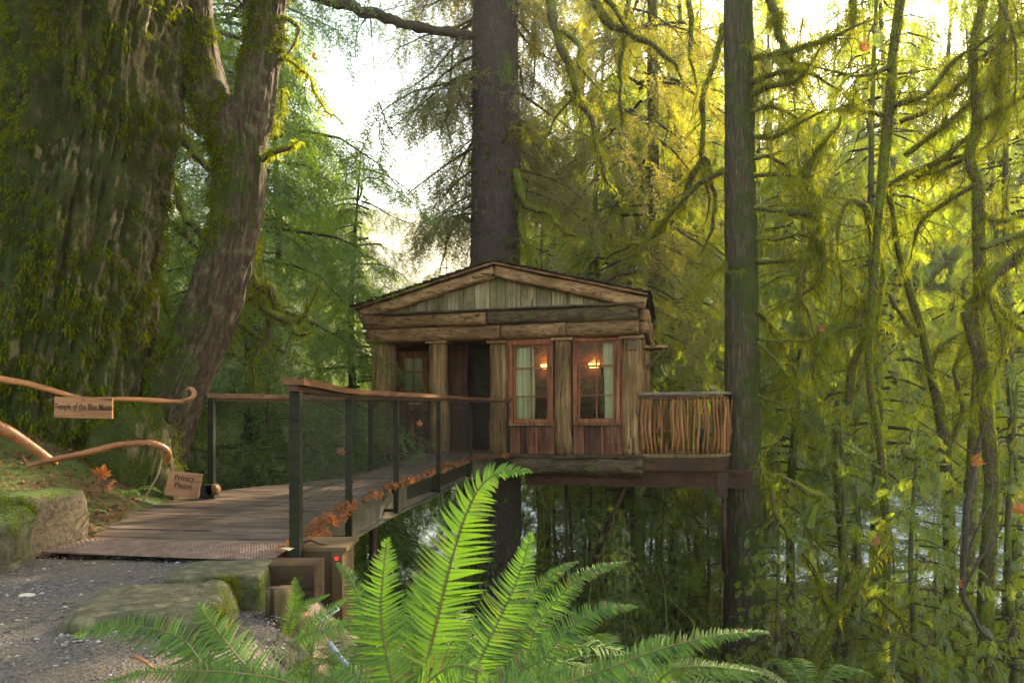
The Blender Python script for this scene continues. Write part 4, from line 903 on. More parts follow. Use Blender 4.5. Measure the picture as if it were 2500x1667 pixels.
# limbs of the pole cedar
limb_set(pole, LS([
 ([(1804+16,60), (1875,95), (1921,125), (2000,104), (2057,79)][0:0] or [(1834,146), (1921,125), (2000,104), (2057,79)], (13., 12.2), 10, 7),
 ([(1834,205), (1886,184), (1954,171), (1999,190)], (13., 12.5), 10, 6), ([(1832,236), (1875,214), (1943,196), (1970,170)], (13., 12.4), 11, 6),
 ([(1836,275), (1866,262), (1900,264), (1940,285)], (13., 13.5), 8, 4), ([(1836,337), (1893,334), (1964,293), (2010,270)], (13., 12.4), 8, 4),
 ([(1839,386), (1882,386), (1921,411), (1940,450)], (13., 13.5), 7, 3), ([(1839,430), (1914,427), (1960,440)], (13., 12.5), 7, 4),
 ([(1839,507), (1932,514), (1980,500)], (13., 12.6), 8, 4), ([(1843,589), (1904,582), (1957,575), (2000,590)], (13., 12.6), 8, 5),
 ([(1846,641), (1950,639), (2071,636)], (13., 12.9), 9, 4), ([(1850,823), (1893,832), (1993,832), (2040,805)], (13., 12.7), 6, 4),
 ([(1846,761), (1880,800), (1907,843), (1950,930)], (13., 13.8), 7, 4), ([(1850,832), (1885,870), (1904,900), (1936,940), (1964,962)], (13., 12.4), 7, 4),
 ([(1765,415), (1700,455), (1640,520), (1580,585), (1530,595)], (13., 14.5), 9, 4), ([(1766,650), (1730,670)], (13, 12.5), 5, 3),
 ([(1858,1164), (1907,1215), (1955,1255), (1970,1286), (2000,1330)], (13., 12.), 8, 5), ([(1850,960), (1900,985), (1950,1010)], (13., 12.5), 6, 3)], 13), 201, 9, moss=1., tw_len=.8)
limb_set(spruce, LS([([(1150,88), (1090,78), (1000,60), (930,38), (870,22), (800,0), (700,-40)], (15.4, 13.), 11, 14)], 15), 202, 1.2, 'bark_dark', .0, .9)
limb_set(spruce, LS([([(1262,414), (1278,496), (1321,514), (1357,532), (1372,560), (1395,578)], (15.2, 13.5), 10, 4), ([(1268,440), (1275,557), (1285,620), (1300,655)], (15.2, 14.), 7, 4), ([(1230,345), (1245,325), (1264,316)], (15., 14.3), 5, 5), ([(1150,540), (1120,530), (1098,575), (1085,620)], (16, 17), 6, 3)], 15), 203, 3, 'bark_moss', .6, .6)
# fine dangling twigs from the bare limb
rs = np.random.RandomState(15); mb = MB()
for (a, b_, c_) in (((903,30), (915,180), (928,330)), ((900,32), (872,90), (880,200)), ((905,32), (880,60), (840,68)), ((925,30), (1000,8), (1015,-10)), ((990,58), (1020,90), (1100,122)), ((876,40), (870,150), (925,310)), ((928,300), (935,360), (1040,465)), ((925,250), (960,330), (1010,332))):
    V, Fq = tube(smooth_path(PL([a, b_, c_], 14.), 12), np.linspace(.012, .004, 12), 4, False); mb.add(V, Fq)
tw = mb.build('twigs', M['bark_dark'], spruce); tw['kind'] = 'stuff'
# tree overhead whose dark limbs hang right of the spruce
oh = empty('overhanging_maple', (3.4, 17.5, ground_z(np.array([3.4]), np.array([17.5]))[0]), 'maple with long dark crooked limbs hanging down between the spruce and the bare cedar trunk', 'tree')
limb_set(oh, LS([
 ([(1339,-60), (1339,0), (1357,71), (1378,132), (1396,196), (1421,250), (1446,300), (1457,357), (1468,403), (1480,440)], 13., 14, 4),
 ([(1370,78), (1400,95), (1414,115), (1412,150), (1430,180)], (13., 12.5), 7, 3), ([(1378,225), (1396,240), (1355,290), (1340,330)], 13., 5, 3),
 ([(1440,-40), (1457,7), (1486,57), (1535,78), (1589,114), (1650,160)], 14., 13, 5), ([(1480,-10), (1500,15), (1516,42)], 13.8, 9, 6),
 ([(1540,0), (1528,60), (1515,150), (1512,230), (1520,300)], 14.5, 7, 4), ([(1685,0), (1688,80), (1686,140), (1700,200)], 14.5, 7, 3),
 ([(1765,60), (1748,150), (1722,220), (1714,300), (1715,380), (1725,450)], 14., 8, 5), ([(1725,380), (1690,430), (1665,500), (1620,560), (1540,600)], (14., 15.), 9, 6),
 ([(1716,370), (1735,430), (1745,500), (1740,560)], 14.2, 7, 4)], 14), 204, 4, 'bark_moss', .55, .8)
_ = trunk_obj('trunk', [(3.3, 17.5, -6), (3.2, 17.5, -1), (3.6, 17.3, 4), (3.5, 17, 9), (3.4, 16.5, 14)], [.18, .15, .14, .13, .10], M['bark_moss'], oh, 5, .02, n=24, m=40, ridges=10)
# mossy maples at the right
def maple(x, y, pts, r, label, limbs, seed, twigs=5, moss=1., tw=1.):
    z = float(ground_z(np.array([x]), np.array([y]))[0]); t = empty('maple_tree', (x, y, z), label, 'tree', 'moss-draped maples at the right')
    r = [q*.74 for q in r]; p = smooth_path(pts, 40); trunk_obj('trunk', pts, r, M['bark_moss'], t, seed, .02, n=26, m=60, ridges=9)
    rs = np.random.RandomState(seed); rr = np.interp(np.linspace(0, 1, 40), np.linspace(0, 1, len(r)), r); b0, n0 = beard(p, rr, rs, 500*moss); k = b0[:, 2] < 10; tufts('moss', b0[k], n0[k], .06, .006, M['moss'], t, seed)
    limb_set(t, limbs, seed+1, twigs, 'bark_moss', moss, tw); return t
maple(6.9, 10.6, PL([(2415,1700), (2405,1500), (2420,1200), (2405,1000), (2400,900), (2372,800), (2365,760)], 10.4), [.16, .14, .12, .12, .13, .14, .15],
 'thick mossy maple near the right edge with a big elbow limb rising to the right', LS([
 ([(2363,765), (2393,728), (2407,693), (2446,654), (2500,618), (2580,560)], (10.4, 9.8), 24, 20), ([(2393,603), (2446,590), (2500,571), (2560,550)], 10.2, 10, 15),
 ([(2411,715), (2440,760), (2480,800), (2530,830)], 10.3, 12, 8), ([(2407,690), (2425,760), (2445,810), (2447,860), (2430,910)], 10.1, 6, 4)], 10), 301, 9, 1., .7)
maple(8.1, 12.2, PL([(2350,1700), (2365,1300), (2389,900), (2389,510), (2386,446), (2368,403), (2371,357), (2386,303), (2378,180), (2378,107), (2400,0), (2421,-120)], 12.), [.14, .13, .12, .115, .11, .10, .10, .11, .085, .08, .08, .07],
 'crooked mossy maple stem running up to the bright sky near the right edge', LS([
 ([(2378,150), (2430,120), (2480,90), (2540,50)], (12, 11), 8, 5), ([(2371,380), (2330,400), (2290,420), (2250,430)], (12, 13), 9, 4), ([(2386,300), (2440,270), (2500,240)], (12, 11), 8, 6),
 ([(2386,446), (2300,500), (2250,540), (2230,600)], (12, 13), 8, 4), ([(2389,520), (2440,540), (2510,520)], (12, 11.4), 10, 8), ([(2452,-10), (2445,100), (2435,180), (2440,230)], 11.5, 12, 13),
 ([(2440,0), (2470,80), (2482,160), (2478,240)], 11, 5, 3)], 12), 302, 9, 1., 1.)
maple(6.6, 13.4, PL([(2060,1700), (2062,1400), (2048,1200), (2044,1050), (2068,1010), (2080,900), (2107,839), (2129,803), (2146,700), (2150,668), (2135,600), (2110,500)], 12.9), [.10, .10, .09, .09, .085, .085, .08, .08, .09, .08, .07, .06],
 'slender S-curved maple draped in bright moss right of the bare cedar trunk', LS([
 ([(2148,690), (2120,720), (2118,790), (2115,830)], 12.8, 8, 5), ([(2107,740), (2090,789), (2054,800), (2010,830), (1993,870)], (12.9, 12.5), 16, 9), ([(1932,514), (1960,520), (1986,545), (1979,621), (1957,661), (1950,720), (1965,760)], 12.6, 14, 6),
 ([(1986,560), (2002,600), (2012,650), (1998,690), (1975,710)], 12.6, 12, 8), ([(1986,571), (1995,500), (1970,440), (1985,380), (2040,320)], (12.7, 13.4), 12, 8), ([(2110,500), (2075,490), (2050,540), (2045,600), (2050,660), (2052,700)], 12.9, 8, 4)], 13), 303, 9, 1., .9)
maple(9.4, 15.2, PL([(2320,1700), (2317,1286), (2309,1109), (2290,980), (2270,900), (2250,804), (2225,729), (2211,679), (2190,600), (2175,500), (2150,420)], 15), [.16, .15, .14, .13, .10, .09, .09, .08, .07, .06, .05],
 'pale yellow mossy maple standing before the bright valley gap', LS([([(2240,820), (2204,779), (2179,743), (2150,700)], 15, 8, 6), ([(2309,1110), (2350,1000), (2330,900), (2400,780)], 15, 8, 4), ([(2270,900), (2300,840), (2380,800)], 15., 7, 3)], 15), 304, 9, 1., 1.)
maple(7.4, 12.6, PL([(2150,1700), (2165,1400), (2150,1100), (2120,900), (2140,600), (2168,275), (2175,214), (2179,143), (2196,21), (2215,-100)], 12.4), [.085, .08, .08, .07, .08, .11, .085, .09, .095, .09],
 'dark thin maple stem running straight up through the cedar foliage at upper right', LS([
 ([(2170,285), (2120,275), (2080,262), (2055,260)], (12.4, 12), 8, 4), ([(2179,160), (2140,175), (2085,185), (2020,170)], (12.4, 12), 8, 4), ([(2170,275), (2200,250), (2260,230), (2330,150), (2420,90), (2500,50)], (12.4, 11.5), 9, 7),
 ([(2200,300), (2280,260), (2350,200), (2430,130), (2520,70)], (13, 12), 8, 6), ([(2210,380), (2290,320), (2370,250), (2460,180), (2540,140)], (13, 12), 8, 6), ([(2230,440), (2300,390), (2390,310), (2470,250), (2540,220)], (13, 12), 8, 6),
 ([(2130,480), (2190,440), (2270,400), (2350,380), (2420,350)], (13, 12.5), 9, 6), ([(1875,-40), (1890,20), (1905,90), (1940,150), (1950,170)], 13, 14, 9), ([(2075,-30), (2085,40), (2080,70)], 13, 12, 10)], 12.4), 305, 9, 1., .9)
maple(4.6, 9.9, PL([(1960,1760), (1990,1600), (2040,1500), (2020,1480), (1990,1400), (1960,1350)], 9.6), [.09, .08, .07, .05, .04, .03],
 'low crooked mossy stem at the bottom right of the bare cedar trunk', LS([([(2030,1500), (2080,1450), (2110,1400)], 9.6, 9, 6), ([(1975,1290), (1985,1250), (2010,1220), (1960,1200), (1930,1180)], 10, 10, 6), ([(1930,1310), (1900,1250), (1880,1200), (1860,1160)], 10, 8, 5), ([(2130,1440), (2160,1470), (2200,1510)], 9.8, 8, 4)], 10), 306, 5, .9, .6)
for k, (x0, tp, d, r_) in enumerate([(2041, 1000, 14, 11), (2068, 1000, 15, 9), (2070, 1300, 12.5, 9), (2098, 1330, 12.5, 8), (2350, 1100, 9.5, 7), (2440, 1000, 11, 8), (1900, 1300, 15, 9)]): pass
dm = empty('dead_sapling', P(2400, 1640, 8.5), 'bare dark curved stem with a withered leaf at its tip in the lower right', 'tree')
limb_set(dm, LS([([(2415,1562), (2376,1514), (2352,1444), (2356,1365), (2360,1239), (2376,1144), (2390,1090)], 8.5, 5, 7), ([(2356,1365), (2380,1300), (2410,1230)], 8.5, 4, 2), ([(2352,1440), (2390,1370), (2440,1290)], 8.5, 4, 2)], 9), 307, 2, 'bark_dark', 0, .5)
# mossy stubs and limbs left
limb_set(lean, LS([([(640,395), (665,378), (703,360)], (7.2, 6.9), 10, 10), ([(697,38), (722,52), (735,68), (728,95)], 7.2, 8, 6), ([(687,140), (725,160), (751,188), (767,223), (792,262)], (7.3, 6.8), 5, 3), ([(685,215), (684,250), (682,270)], 7.3, 4, 2)], 7), 308, 1.5, 'bark_moss', 1.3, .35, mossL=.028)
ml = empty('mossy_maple', (-4.6, 9.6, ground_z(np.array([-4.6]), np.array([9.6]))[0]), 'small crooked tree with drooping moss-wrapped limbs behind the leaning trunk', 'tree')
limb_set(ml, LS([([(520,900), (590,740), (620,640), (618,560)], 9.6, 9, 8), ([(596,728), (625,725), (650,700), (672,700), (673,722)], 9.4, 9, 7), ([(618,650), (630,690), (642,700)], 9.4, 9, 9), ([(636,735), (655,755), (665,785), (655,820), (630,860), (625,885)], 9.4, 9, 6),
 ([(640,735), (675,765), (705,785), (718,805), (732,818)], (9.4, 9), 10, 5), ([(690,775), (720,785), (738,775), (744,768)], 9.2, 7, 6),
 ([(470,250), (440,225), (421,205)], 9.5, 8, 8), ([(490,325), (460,300), (425,285)], 9.5, 10, 9), ([(420,300), (460,340), (490,390), (525,420)], 9.6, 10, 12), ([(390,440), (430,470), (450,520), (490,560)], 9.6, 9, 9), ([(376,525), (420,555), (465,590), (480,600)], 9.6, 8, 8), ([(365,675), (390,720), (410,780), (430,830)], 9.6, 8, 7), ([(400,830), (360,825), (330,830)], 9.6, 6, 5), ([(500,830), (560,860), (610,890)], 9.8, 8, 5), ([(530,780), (600,800), (680,850)], 10.2, 9, 5)], 9.6), 309, 3, 'bark_moss', .8, .42)

# ------------------------------------------------------------------ planting
plant(K_hem, -4.9, 12.6, 'bright green hemlock whose drooping boughs fill the gap left of the cabin', 0.3, 1.0, z=-5.0)
plant(K_hem, -3.9, 17.6, 'tall hemlock standing behind the left end of the cabin roof', 2.1, .72, z=-5.5)
plant(K_hem, -8.6, 13.5, 'hemlock seen between the huge trunk and the leaning trunk', 4.0, 1.05, z=-4)
plant(K_hem, -7.2, 20, 'farther hemlock behind the leaning trunk, lower and hazier', 5.2, 1., z=-6)
plant(K_ced2, -3.6, 10.3, 'small dark cedar close behind the left bridge rail', 1.0, .62, z=-3.2)
plant(K_ced2, -4.6, 9.2, 'young cedar between the leaning trunk and the left bridge rail', 2.0, .5, z=-2.2)
cz = [ (2.6, 18.5, 'cedar directly behind the cabin between the spruce and the bare trunk', K_ced, 1.0, 1.2), (4.7, 19.5, 'cedar showing in the gap between the cabin and the bare cedar trunk', K_ced, .95, 2.6),
 (7.2, 17.5, 'full cedar just right of the bare trunk, its boughs hanging to the river bank', K_ced, .85, 3.9), (10.3, 19.5, 'cedar with hanging sprays right of centre in the tangle', K_thin, 1.2, 5.0), (9.0, 16.6, 'slim cedar rising in front of the glare above the river', K_thin, 1.05, 2.0),
 (13.8, 19., 'tall cedar against the glare near the right edge', K_thin, 1.25, .6), (11.6, 15.6, 'loose cedar close to the right edge', K_thin, 1.0, 1.7), (6.2, 22.5, 'distant cedar on the river bank behind the mossy tangle', K_thin, 1.0, 3.1), (1.2, 22., 'slim cedar on the river bank seen under the cabin floor', K_thin, .9, 2.2),
 (-2.0, 21, 'cedar below the bridge on the slope to the river', K_ced, .62, .9)]
for x, y, lb, k, s, rz in cz: plant(k, x, y, lb, rz, s)
for x, y, lb, k, s, rz in [(3.2, 26.2, 'tall cedar whose top shows between the spruce and the hanging dark limbs', K_ced, 1.6, 1.2), (6.1, 25.6, 'tall cedar whose top shows just left of the bare trunk', K_thin, 1.5, 3.3), (9.0, 26.4, 'tall cedar whose top shows just right of the bare trunk', K_thin, 1.4, 4.6), (5.2, 24.2, 'thin cedar seen through the gap above the balcony', K_thin, 1.35, 5.1), (1.0, 25.5, 'river-bank cedar glimpsed above the cabin ridge', K_ced, 1.0, .3), (7.0, 25.2, 'river-bank cedar just left of the bare trunk, glowing yellow green', K_thin, 1.2, 2.2),
    (12.6, 25, 'river-bank cedar filling the middle of the right-hand tangle', K_thin, 1.3, 4.4), (18.6, 25.2, 'river-bank cedar at the right edge behind the mossy stems', K_thin, 1.4, .9)]: plant(k, x, y, lb, rz, s)
for x, y, lb, s, rz in [(5.6, 9.4, 'small green cedar in the lower right with broad fans of foliage', .62, .5), (4.0, 10.2, 'small cedar whose fronds cross the foot of the bare trunk', .5, 2.5), (7.7, 10.4, 'dark young cedar at the bottom right corner', .75, 1.4), (9.3, 12.8, 'young cedar near the right edge below the elbow limb', .8, 4.2),
 (5.9, 12.3, 'young cedar right beside the foot of the bare trunk', .7, 3.3), (2.0, 15.2, 'young cedar under the cabin floor beams', .5, .2), (-.9, 13.8, 'small cedar sprig below the bridge', .42, 1.2), (7.3, 14.5, 'young cedar in front of the river glare', .6, 2.9)]:
    plant(K_ced2, x, y, lb, rz, s)
rs = np.random.RandomState(808)
for k in range(24):
    y = rs.uniform(11, 24.5); x = rs.uniform(-.12, .72)*y
    if abs(x-TR[0]) < .9 and y < TR[1]+1: continue
    plant(K_ced2, x, y, 'low cedar sapling in the thicket on the slope', rs.rand()*6, rs.uniform(.28, .5), group='low cedar saplings on the slope')
for k in range(12):
    y = 15.5+7*rs.rand(); x = (.02+.28*(k+rs.rand())/12)*y
    plant(K_ced2, x, y, 'bushy cedar in the thicket below the cabin floor', rs.rand()*6, rs.uniform(.45, .62), group='bushy cedars below the cabin')
# spruce crown: its own boughs
V, mb = conifer(140, 9.5, 3.3, 76, T_NEED, .88, 1.1, .0, -.05, .55, (1., 1.8), az=(-.35, 3.5), prof=lambda f: .5+.5*min(1, f*2.5))
V = V+np.array([SP[0], SP[1], 4.9]); o = mesh_np('crown', V, quads(V), M['fspruce'], spruce)
for q in mb.V: q += np.array([SP[0], SP[1], 4.9])
o = mb.build('branches', M['bark_dark'], spruce); o['kind'] = 'stuff'
V, mb = conifer(141, 9.5, 2.9, 46, T_NEED, .9, .8, .0, -.1, .6, (1., 1.8), prof=lambda f: .6+.4*min(1, f*3))
V = V+np.array([3.0, 16.6, 2.6])
for q in mb.V: q += np.array([3.0, 16.6, 2.6])
o = mb.build('branches', M['bark_dark'], oh); o['kind'] = 'stuff'; o = mesh_np('crown', V, quads(V), M['fspruce'], oh)
# small cedar seedlings on the leaning trunk
# far bank: bare hazy thicket and conifers
rs = np.random.RandomState(400)
def bare_kind(seed, Ht=13):
    rs = np.random.RandomState(seed); mb = MB()
    def rec(p, d, L, r, lv):
        q = crooked(rs, p, d, L, 7, .35, .1); V, Fq = tube(q, np.linspace(r, r*.5, 7), 4 if lv else 5, False); mb.add(V, Fq)
        if lv < 3:
            for _ in range([7, 6, 5][lv]):
                j = rs.randint(2, 7); dd = (q[j]-q[j-1]); dd /= np.linalg.norm(dd); rec(q[j], dd*.8+rs.randn(3)*.55+np.array([0, 0, .15]), L*rs.uniform(.35, .6), r*.45, lv+1)
    rec(np.array([0, 0, 0.]), (0, 0, 1), Ht*.75, .16, 0); k = Kind(); o = mb.build('trunk', M['twigpale']); C.objects.unlink(o); k.parts = (o,); k.name = 'bare_tree'; k.cat = 'tree'; return k
KB = [bare_kind(s) for s in (1, 2, 3)]
for k in range(34):
    y = rs.uniform(56, 95); x = y*rs.uniform(-.35, .85); plant(KB[k % 3], x, y, 'leafless pale tree in the haze on the far river bank', rs.rand()*6, rs.uniform(.8, 1.4), group='hazy leafless trees across the river')
for k in range(40):
    y = rs.uniform(57, 74); x = y*(.0+.84*(k+rs.rand())/40); plant(K_far, x, y, 'tall misty conifer in the front row on the far river bank', rs.rand()*6, rs.uniform(1.35, 1.85)*(1.25 if x/y > .2 else 1), group='front row of tall conifers across the river')
for k in range(30):
    y = rs.uniform(60, 150); x = y*rs.uniform(-.55, .9); 
    if abs(x/y+.12) < .09 and y > 60: continue
    plant(K_far, x, y, 'misty conifer on the far hillside', rs.rand()*6, rs.uniform(.7, 1.2), group='misty conifers beyond the river')

# ------------------------------------------------------------------ undergrowth on the slope (stuff)
rs = np.random.RandomState(55)
n = 10000; x = rs.uniform(-6, 15, n); y = rs.uniform(2, 24, n); s = edge_dist(x, y); m = (s > .3) & (abs(x) < y*.95+1); x, y = x[m], y[m]; n = len(x); z = ground_z(x, y)
pp = np.stack([x, y, z], -1); ff = np.stack([rs.randn(n), rs.randn(n), .7+rs.rand(n)], -1)
V = scatter(T_CEDF, pp, ff, rs, (.22, .7), .3); o = mesh_np('undergrowth', V, quads(V), M['fhem']); tag(o, 'low green undergrowth covering the slope to the river', 'undergrowth', kind='stuff')
mb = MB()
for k in range(600):
    y = rs.uniform(6, 24); x = rs.uniform(-4, y*.8); 
    if edge_dist(np.array([x]), np.array([y]))[0] < .8 or (x < .3 and y < 14): continue
    z = float(ground_z(np.array([x]), np.array([y]))[0]); q = crooked(rs, (x, y, z), (rs.randn()*.5, rs.randn()*.5, 1), rs.uniform(.8, 3.2), 9, .6, -.2); V, Fq = tube(q, np.linspace(rs.uniform(.008, .022), .003, 9), 4, False); mb.add(V, Fq)
o = mb.build('brushwood', M['bark_moss']); tag(o, 'tangle of thin mossy stems on the slope', 'brushwood', kind='stuff')
# fallen leaves on slope
n = 3500; x = rs.uniform(-3, 10, n); y = rs.uniform(1.8, 20, n); m = edge_dist(x, y) > .1; x, y = x[m], y[m]; n = len(x); z = ground_z(x, y)+.015
lf = np.array([[(-.5, -.8, 0), (.5, -.8, .1), (.7, .3, .15), (-.7, .3, -.05)], [(-.7, .3, -.05), (.7, .3, .15), (.15, 1, .1), (-.1, 1, .2)]], float)*.055
V = scatter([lf], np.stack([x, y, z], -1), np.stack([rs.randn(n), rs.randn(n), rs.randn(n)*.3], -1), rs, (.6, 1.3), .9); o = mesh_np('leaf_litter', V, quads(V), M['litter']); tag(o, 'brown fallen leaves scattered over the slope', 'leaf litter', kind='stuff')
# litter and duff round the left trunks
n = 16000; x = rs.uniform(-6, -2.8, n); y = rs.uniform(4.3, 7.5, n); m = ((x < np.interp(y, LE[:3, 1], LE[:3, 0])-.05)); x, y = x[m], y[m]; n = len(x); z = ground_z(x, y)+.01
V = scatter([np.array(rhomb((0, 0, 0), (.09, 0, .01), .008))[None], lf*.30, np.array(rhomb((0, 0, 0), (.05, .01, .01), .006))[None]], np.stack([x, y, z], -1), np.stack([rs.randn(n), rs.randn(n), rs.randn(n)*.4], -1), rs, (.4, 1.2), .8); o = mesh_np('leaf_litter', V, quads(V), M['litter']); tag(o, 'reddish brown needle litter at the foot of the left trunks', 'leaf litter', kind='stuff')

# ------------------------------------------------------------------ near ferns
def pinna_mesh(seed, serr=1., n=9):
    rs = np.random.RandomState(seed); V = []; Fq = []
    for i in range(n+1):
        f = i/n; w = .5*(.10+.9*min(1, f*9+.35))*(1-f)**.62*(1+.12*serr*(i % 2)); c = -.13*f*f; yy = .06*math.sin(f*2.5)
        V += [(f, yy-w*.17, c-.012), (f, yy, c+.012), (f, yy+w*.17, c-.012)]
    for i in range(n): a = i*3; Fq += [(a, a+3, a+4, a+1), (a+1, a+4, a+5, a+2)]
    me = bpy.data.meshes.new('pinna'); me.from_pydata(V, [], Fq); me.materials.append(M['fern']); me.polygons.foreach_set('use_smooth', [True]*len(me.polygons)); return me, np.array(V), Fq
PM = [pinna_mesh(s) for s in range(3)]; PML = [pinna_mesh(s, 0., 4) for s in range(3)]
def frond(root, pts, halfw, seed, indiv=False, gap=.74, face=None, lean_=.0, stem0=.08):
    """pts: world points base->tip"""
    rs = np.random.RandomState(seed); p = smooth_path(pts, 60); cum = np.concatenate([[0], np.cumsum(np.linalg.norm(np.diff(p, axis=0), axis=1))]); L = cum[-1]
    V, Fq = tube(p[::3], np.linspace(.0030, .0010, 20)*max(.8, halfw/.08), 6, False); st = mesh_np('frond', V, Fq, M['fernstem'], root, True)
    sp_ = halfw*.155*gap; s = L*stem0; mb = MB(); k = 0
    tc = np.array([0, 0, EYE])-p.mean(0); tc /= np.linalg.norm(tc)
    nrm0 = np.array(face, float) if face is not None else tc*.75+np.array([0, 0, .6])
    while s < L*.995:
        f = s/L; q = np.array([np.interp(s, cum, p[:, i]) for i in range(3)]); q2 = np.array([np.interp(min(s+.01, L), cum, p[:, i]) for i in range(3)]); q1 = np.array([np.interp(max(s-.01, 0), cum, p[:, i]) for i in range(3)]); t = q2-q1; t /= np.linalg.norm(t)
        nn = nrm0-t*(nrm0 @ t); nn /= np.linalg.norm(nn); sd = np.cross(nn, t); pr = (min(1, .45+f*2.2))*min(1, (1-f)*2.1+.03)**.8
        for sg in (-1, 1):
            l = halfw*pr*rs.uniform(.86, 1.06)*(1 if rs.rand() > .03 else .6); d = sd*sg+t*(.18+.35*f+rs.randn()*.06)+nn*rs.uniform(-.25, .12); d /= np.linalg.norm(d); z_ = nn+rs.randn(3)*.30; y_ = np.cross(z_, d); y_ /= np.linalg.norm(y_); z2_ = np.cross(d, y_)
            wdt = max(sp_/(.17)*.92, l*.55) if l > 0 else 1; Rm = np.stack([d*l, y_*min(wdt, sp_/.17*1.0), z2_*l], 1)
            if indiv:
                o = bpy.data.objects.new('pinna', PM[k % 3][0]); C.objects.link(o); o.parent = st; mt = Matrix(Rm.tolist()).to_4x4(); mt.translation = Vector((q-np.array(root.location)).tolist()); o.matrix_local = mt
            else: pm = (PM if seed < 100 else PML)[k % 3]; mb.add(pm[1] @ Rm.T+q, pm[2])
            k += 1
        s += sp_*(1 if f < .8 else .8)
    if not indiv: o = mb.build('pinnae', M['fern'], root, True); o.parent = st; o['kind'] = 'stuff'
    return st
M['fernstem'] = plain('fern_stem', (.09, .075, .02), .6)
def fern(base_px, d, label): 
    return empty('sword_fern', P(*base_px, d), label, 'fern', None)
Fa = fern((1060, 1800), 1.6, 'sword fern with the tallest frond arching in front of the dark trunk below the cabin')
frond(Fa, PL([(1030,1760), (1035,1660), (1075,1480), (1110,1340), (1140,1250), (1175,1185), (1225,1150), (1297,1150)], (1.45, 1.3)), .088, 1, True, stem0=.20)
frond(Fa, PL([(1165,1750), (1165,1638), (1200,1550), (1239,1471), (1275,1380), (1298,1295)], (2., 2.1)), .098, 2, True)
frond(Fa, PL([(1000,1750), (1010,1600), (1030,1490), (1075,1390), (1110,1330)], (2.2, 2.3)), .10, 3)
frond(Fa, PL([(1150,1720), (1250,1650), (1332,1600), (1390,1535), (1460,1490), (1557,1479)], (1.9, 2.0)), .072, 4)
frond(Fa, PL([(1240,1700), (1290,1600), (1310,1530), (1380,1440), (1440,1395), (1530,1370)], (2.6, 2.8)), .07, 5)
frond(Fa, PL([(1100,1700), (1180,1620), (1230,1540), (1300,1450), (1360,1395), (1410,1370)], (2.8, 3.0)), .09, 6)
frond(Fa, PL([(1000,1720), (1060,1650), (1120,1622), (1180,1640)], (1.1, 1.0)), .05, 7)
Fb = fern((975, 1800), 2.0, 'upright sword fern left of the tall arching frond, before the wooden utility box')
frond(Fb, PL([(975,1770), (960,1667), (940,1580), (931,1491), (936,1400), (946,1308)], (1.9, 1.95)), .098, 11, True)
frond(Fb, PL([(940,1760), (935,1650), (900,1560), (880,1470), (850,1400), (820,1372)], (2.3, 2.5)), .075, 12)
frond(Fb, PL([(990,1760), (1010,1640), (1010,1540), (1020,1450), (1030,1390)], (2.4, 2.5)), .09, 13)
frond(Fb, PL([(930,1760), (900,1680), (850,1640), (800,1630)], (1.9, 1.9)), .06, 14)
Fc = fern((640, 1800), 1.5, 'bright low sword fern spilling over the stone edge at the bottom left')
frond(Fc, PL([(560,1740), (520,1665), (480,1600), (448,1562), (380,1535), (300,1527), (230,1535), (172,1552)], (1.5, 1.55)), .062, 21)
frond(Fc, PL([(680,1740), (650,1667), (608,1633), (570,1590), (536,1545), (505,1505), (484,1474)], (1.5, 1.6)), .085, 22, True)
frond(Fc, PL([(800,1700), (689,1660), (612,1646), (520,1638), (430,1637), (344,1643), (249,1666)], (1.3, 1.25)), .034, 23)
frond(Fc, PL([(600,1740), (560,1680), (520,1640), (470,1600), (450,1570)], (1.6, 1.65)), .070, 24)
frond(Fc, PL([(700,1740), (640,1690), (560,1655), (470,1650), (420,1660)], (1.4, 1.4)), .055, 25)
Fd = fern((1500, 1800), 1.3, 'blurred sword fern in the bottom right foreground reaching across the bare cedar trunk')
frond(Fd, PL([(1330,1720), (1376,1670), (1460,1640), (1581,1594), (1703,1560), (1800,1545), (1884,1542)], (1.25, 1.2)), .040, 31, face=(0, -.5, 1.))
frond(Fd, PL([(1560,1720), (1620,1650), (1664,1628), (1760,1628), (1865,1643)], (1.25, 1.2)), .028, 32, face=(0, -.5, 1.))
frond(Fd, PL([(1300,1760), (1400,1690), (1500,1650), (1600,1560), (1640,1555)], (1.8, 1.9)), .05, 33)
frond(Fd, PL([(1200,1760), (1320,1700), (1430,1660), (1560,1650), (1700,1690)], (1.5, 1.5)), .05, 34)
Fe = fern((880, 1700), 3.0, 'small dark fern hanging beside the timber block and stake')
for k, (pts, d, hw) in enumerate([([(1420,1760), (1440,1690), (1480,1640), (1550,1625)], (2.2, 2.2), .06), ([(1080,1760), (1080,1640), (1110,1560), (1170,1510)], (2.3, 2.3), .08), ([(1300,1760), (1290,1690), (1340,1640), (1420,1650)], (1.9, 1.8), .06), ([(860,1760), (850,1690), (800,1650), (740,1660)], (2.0, 2.0), .05), ([(1160,1760), (1210,1690), (1260,1665), (1340,1690)], (1.5, 1.5), .05)]): frond(Fa, PL(pts, d), hw, 60+k)
frond(Fe, PL([(708,1560), (708,1514), (722,1464), (719,1407)], (3., 3.)), .055, 41); frond(Fe, PL([(690,1560), (708,1520), (746,1476), (807,1449)], (3., 3.)), .036, 42)
frond(Fe, PL([(730,1570), (765,1514), (810,1485), (850,1457)], (2.9, 2.9)), .05, 43); frond(Fe, PL([(700,1575), (760,1545), (830,1530), (885,1518)], (2.8, 2.8)), .07, 44)
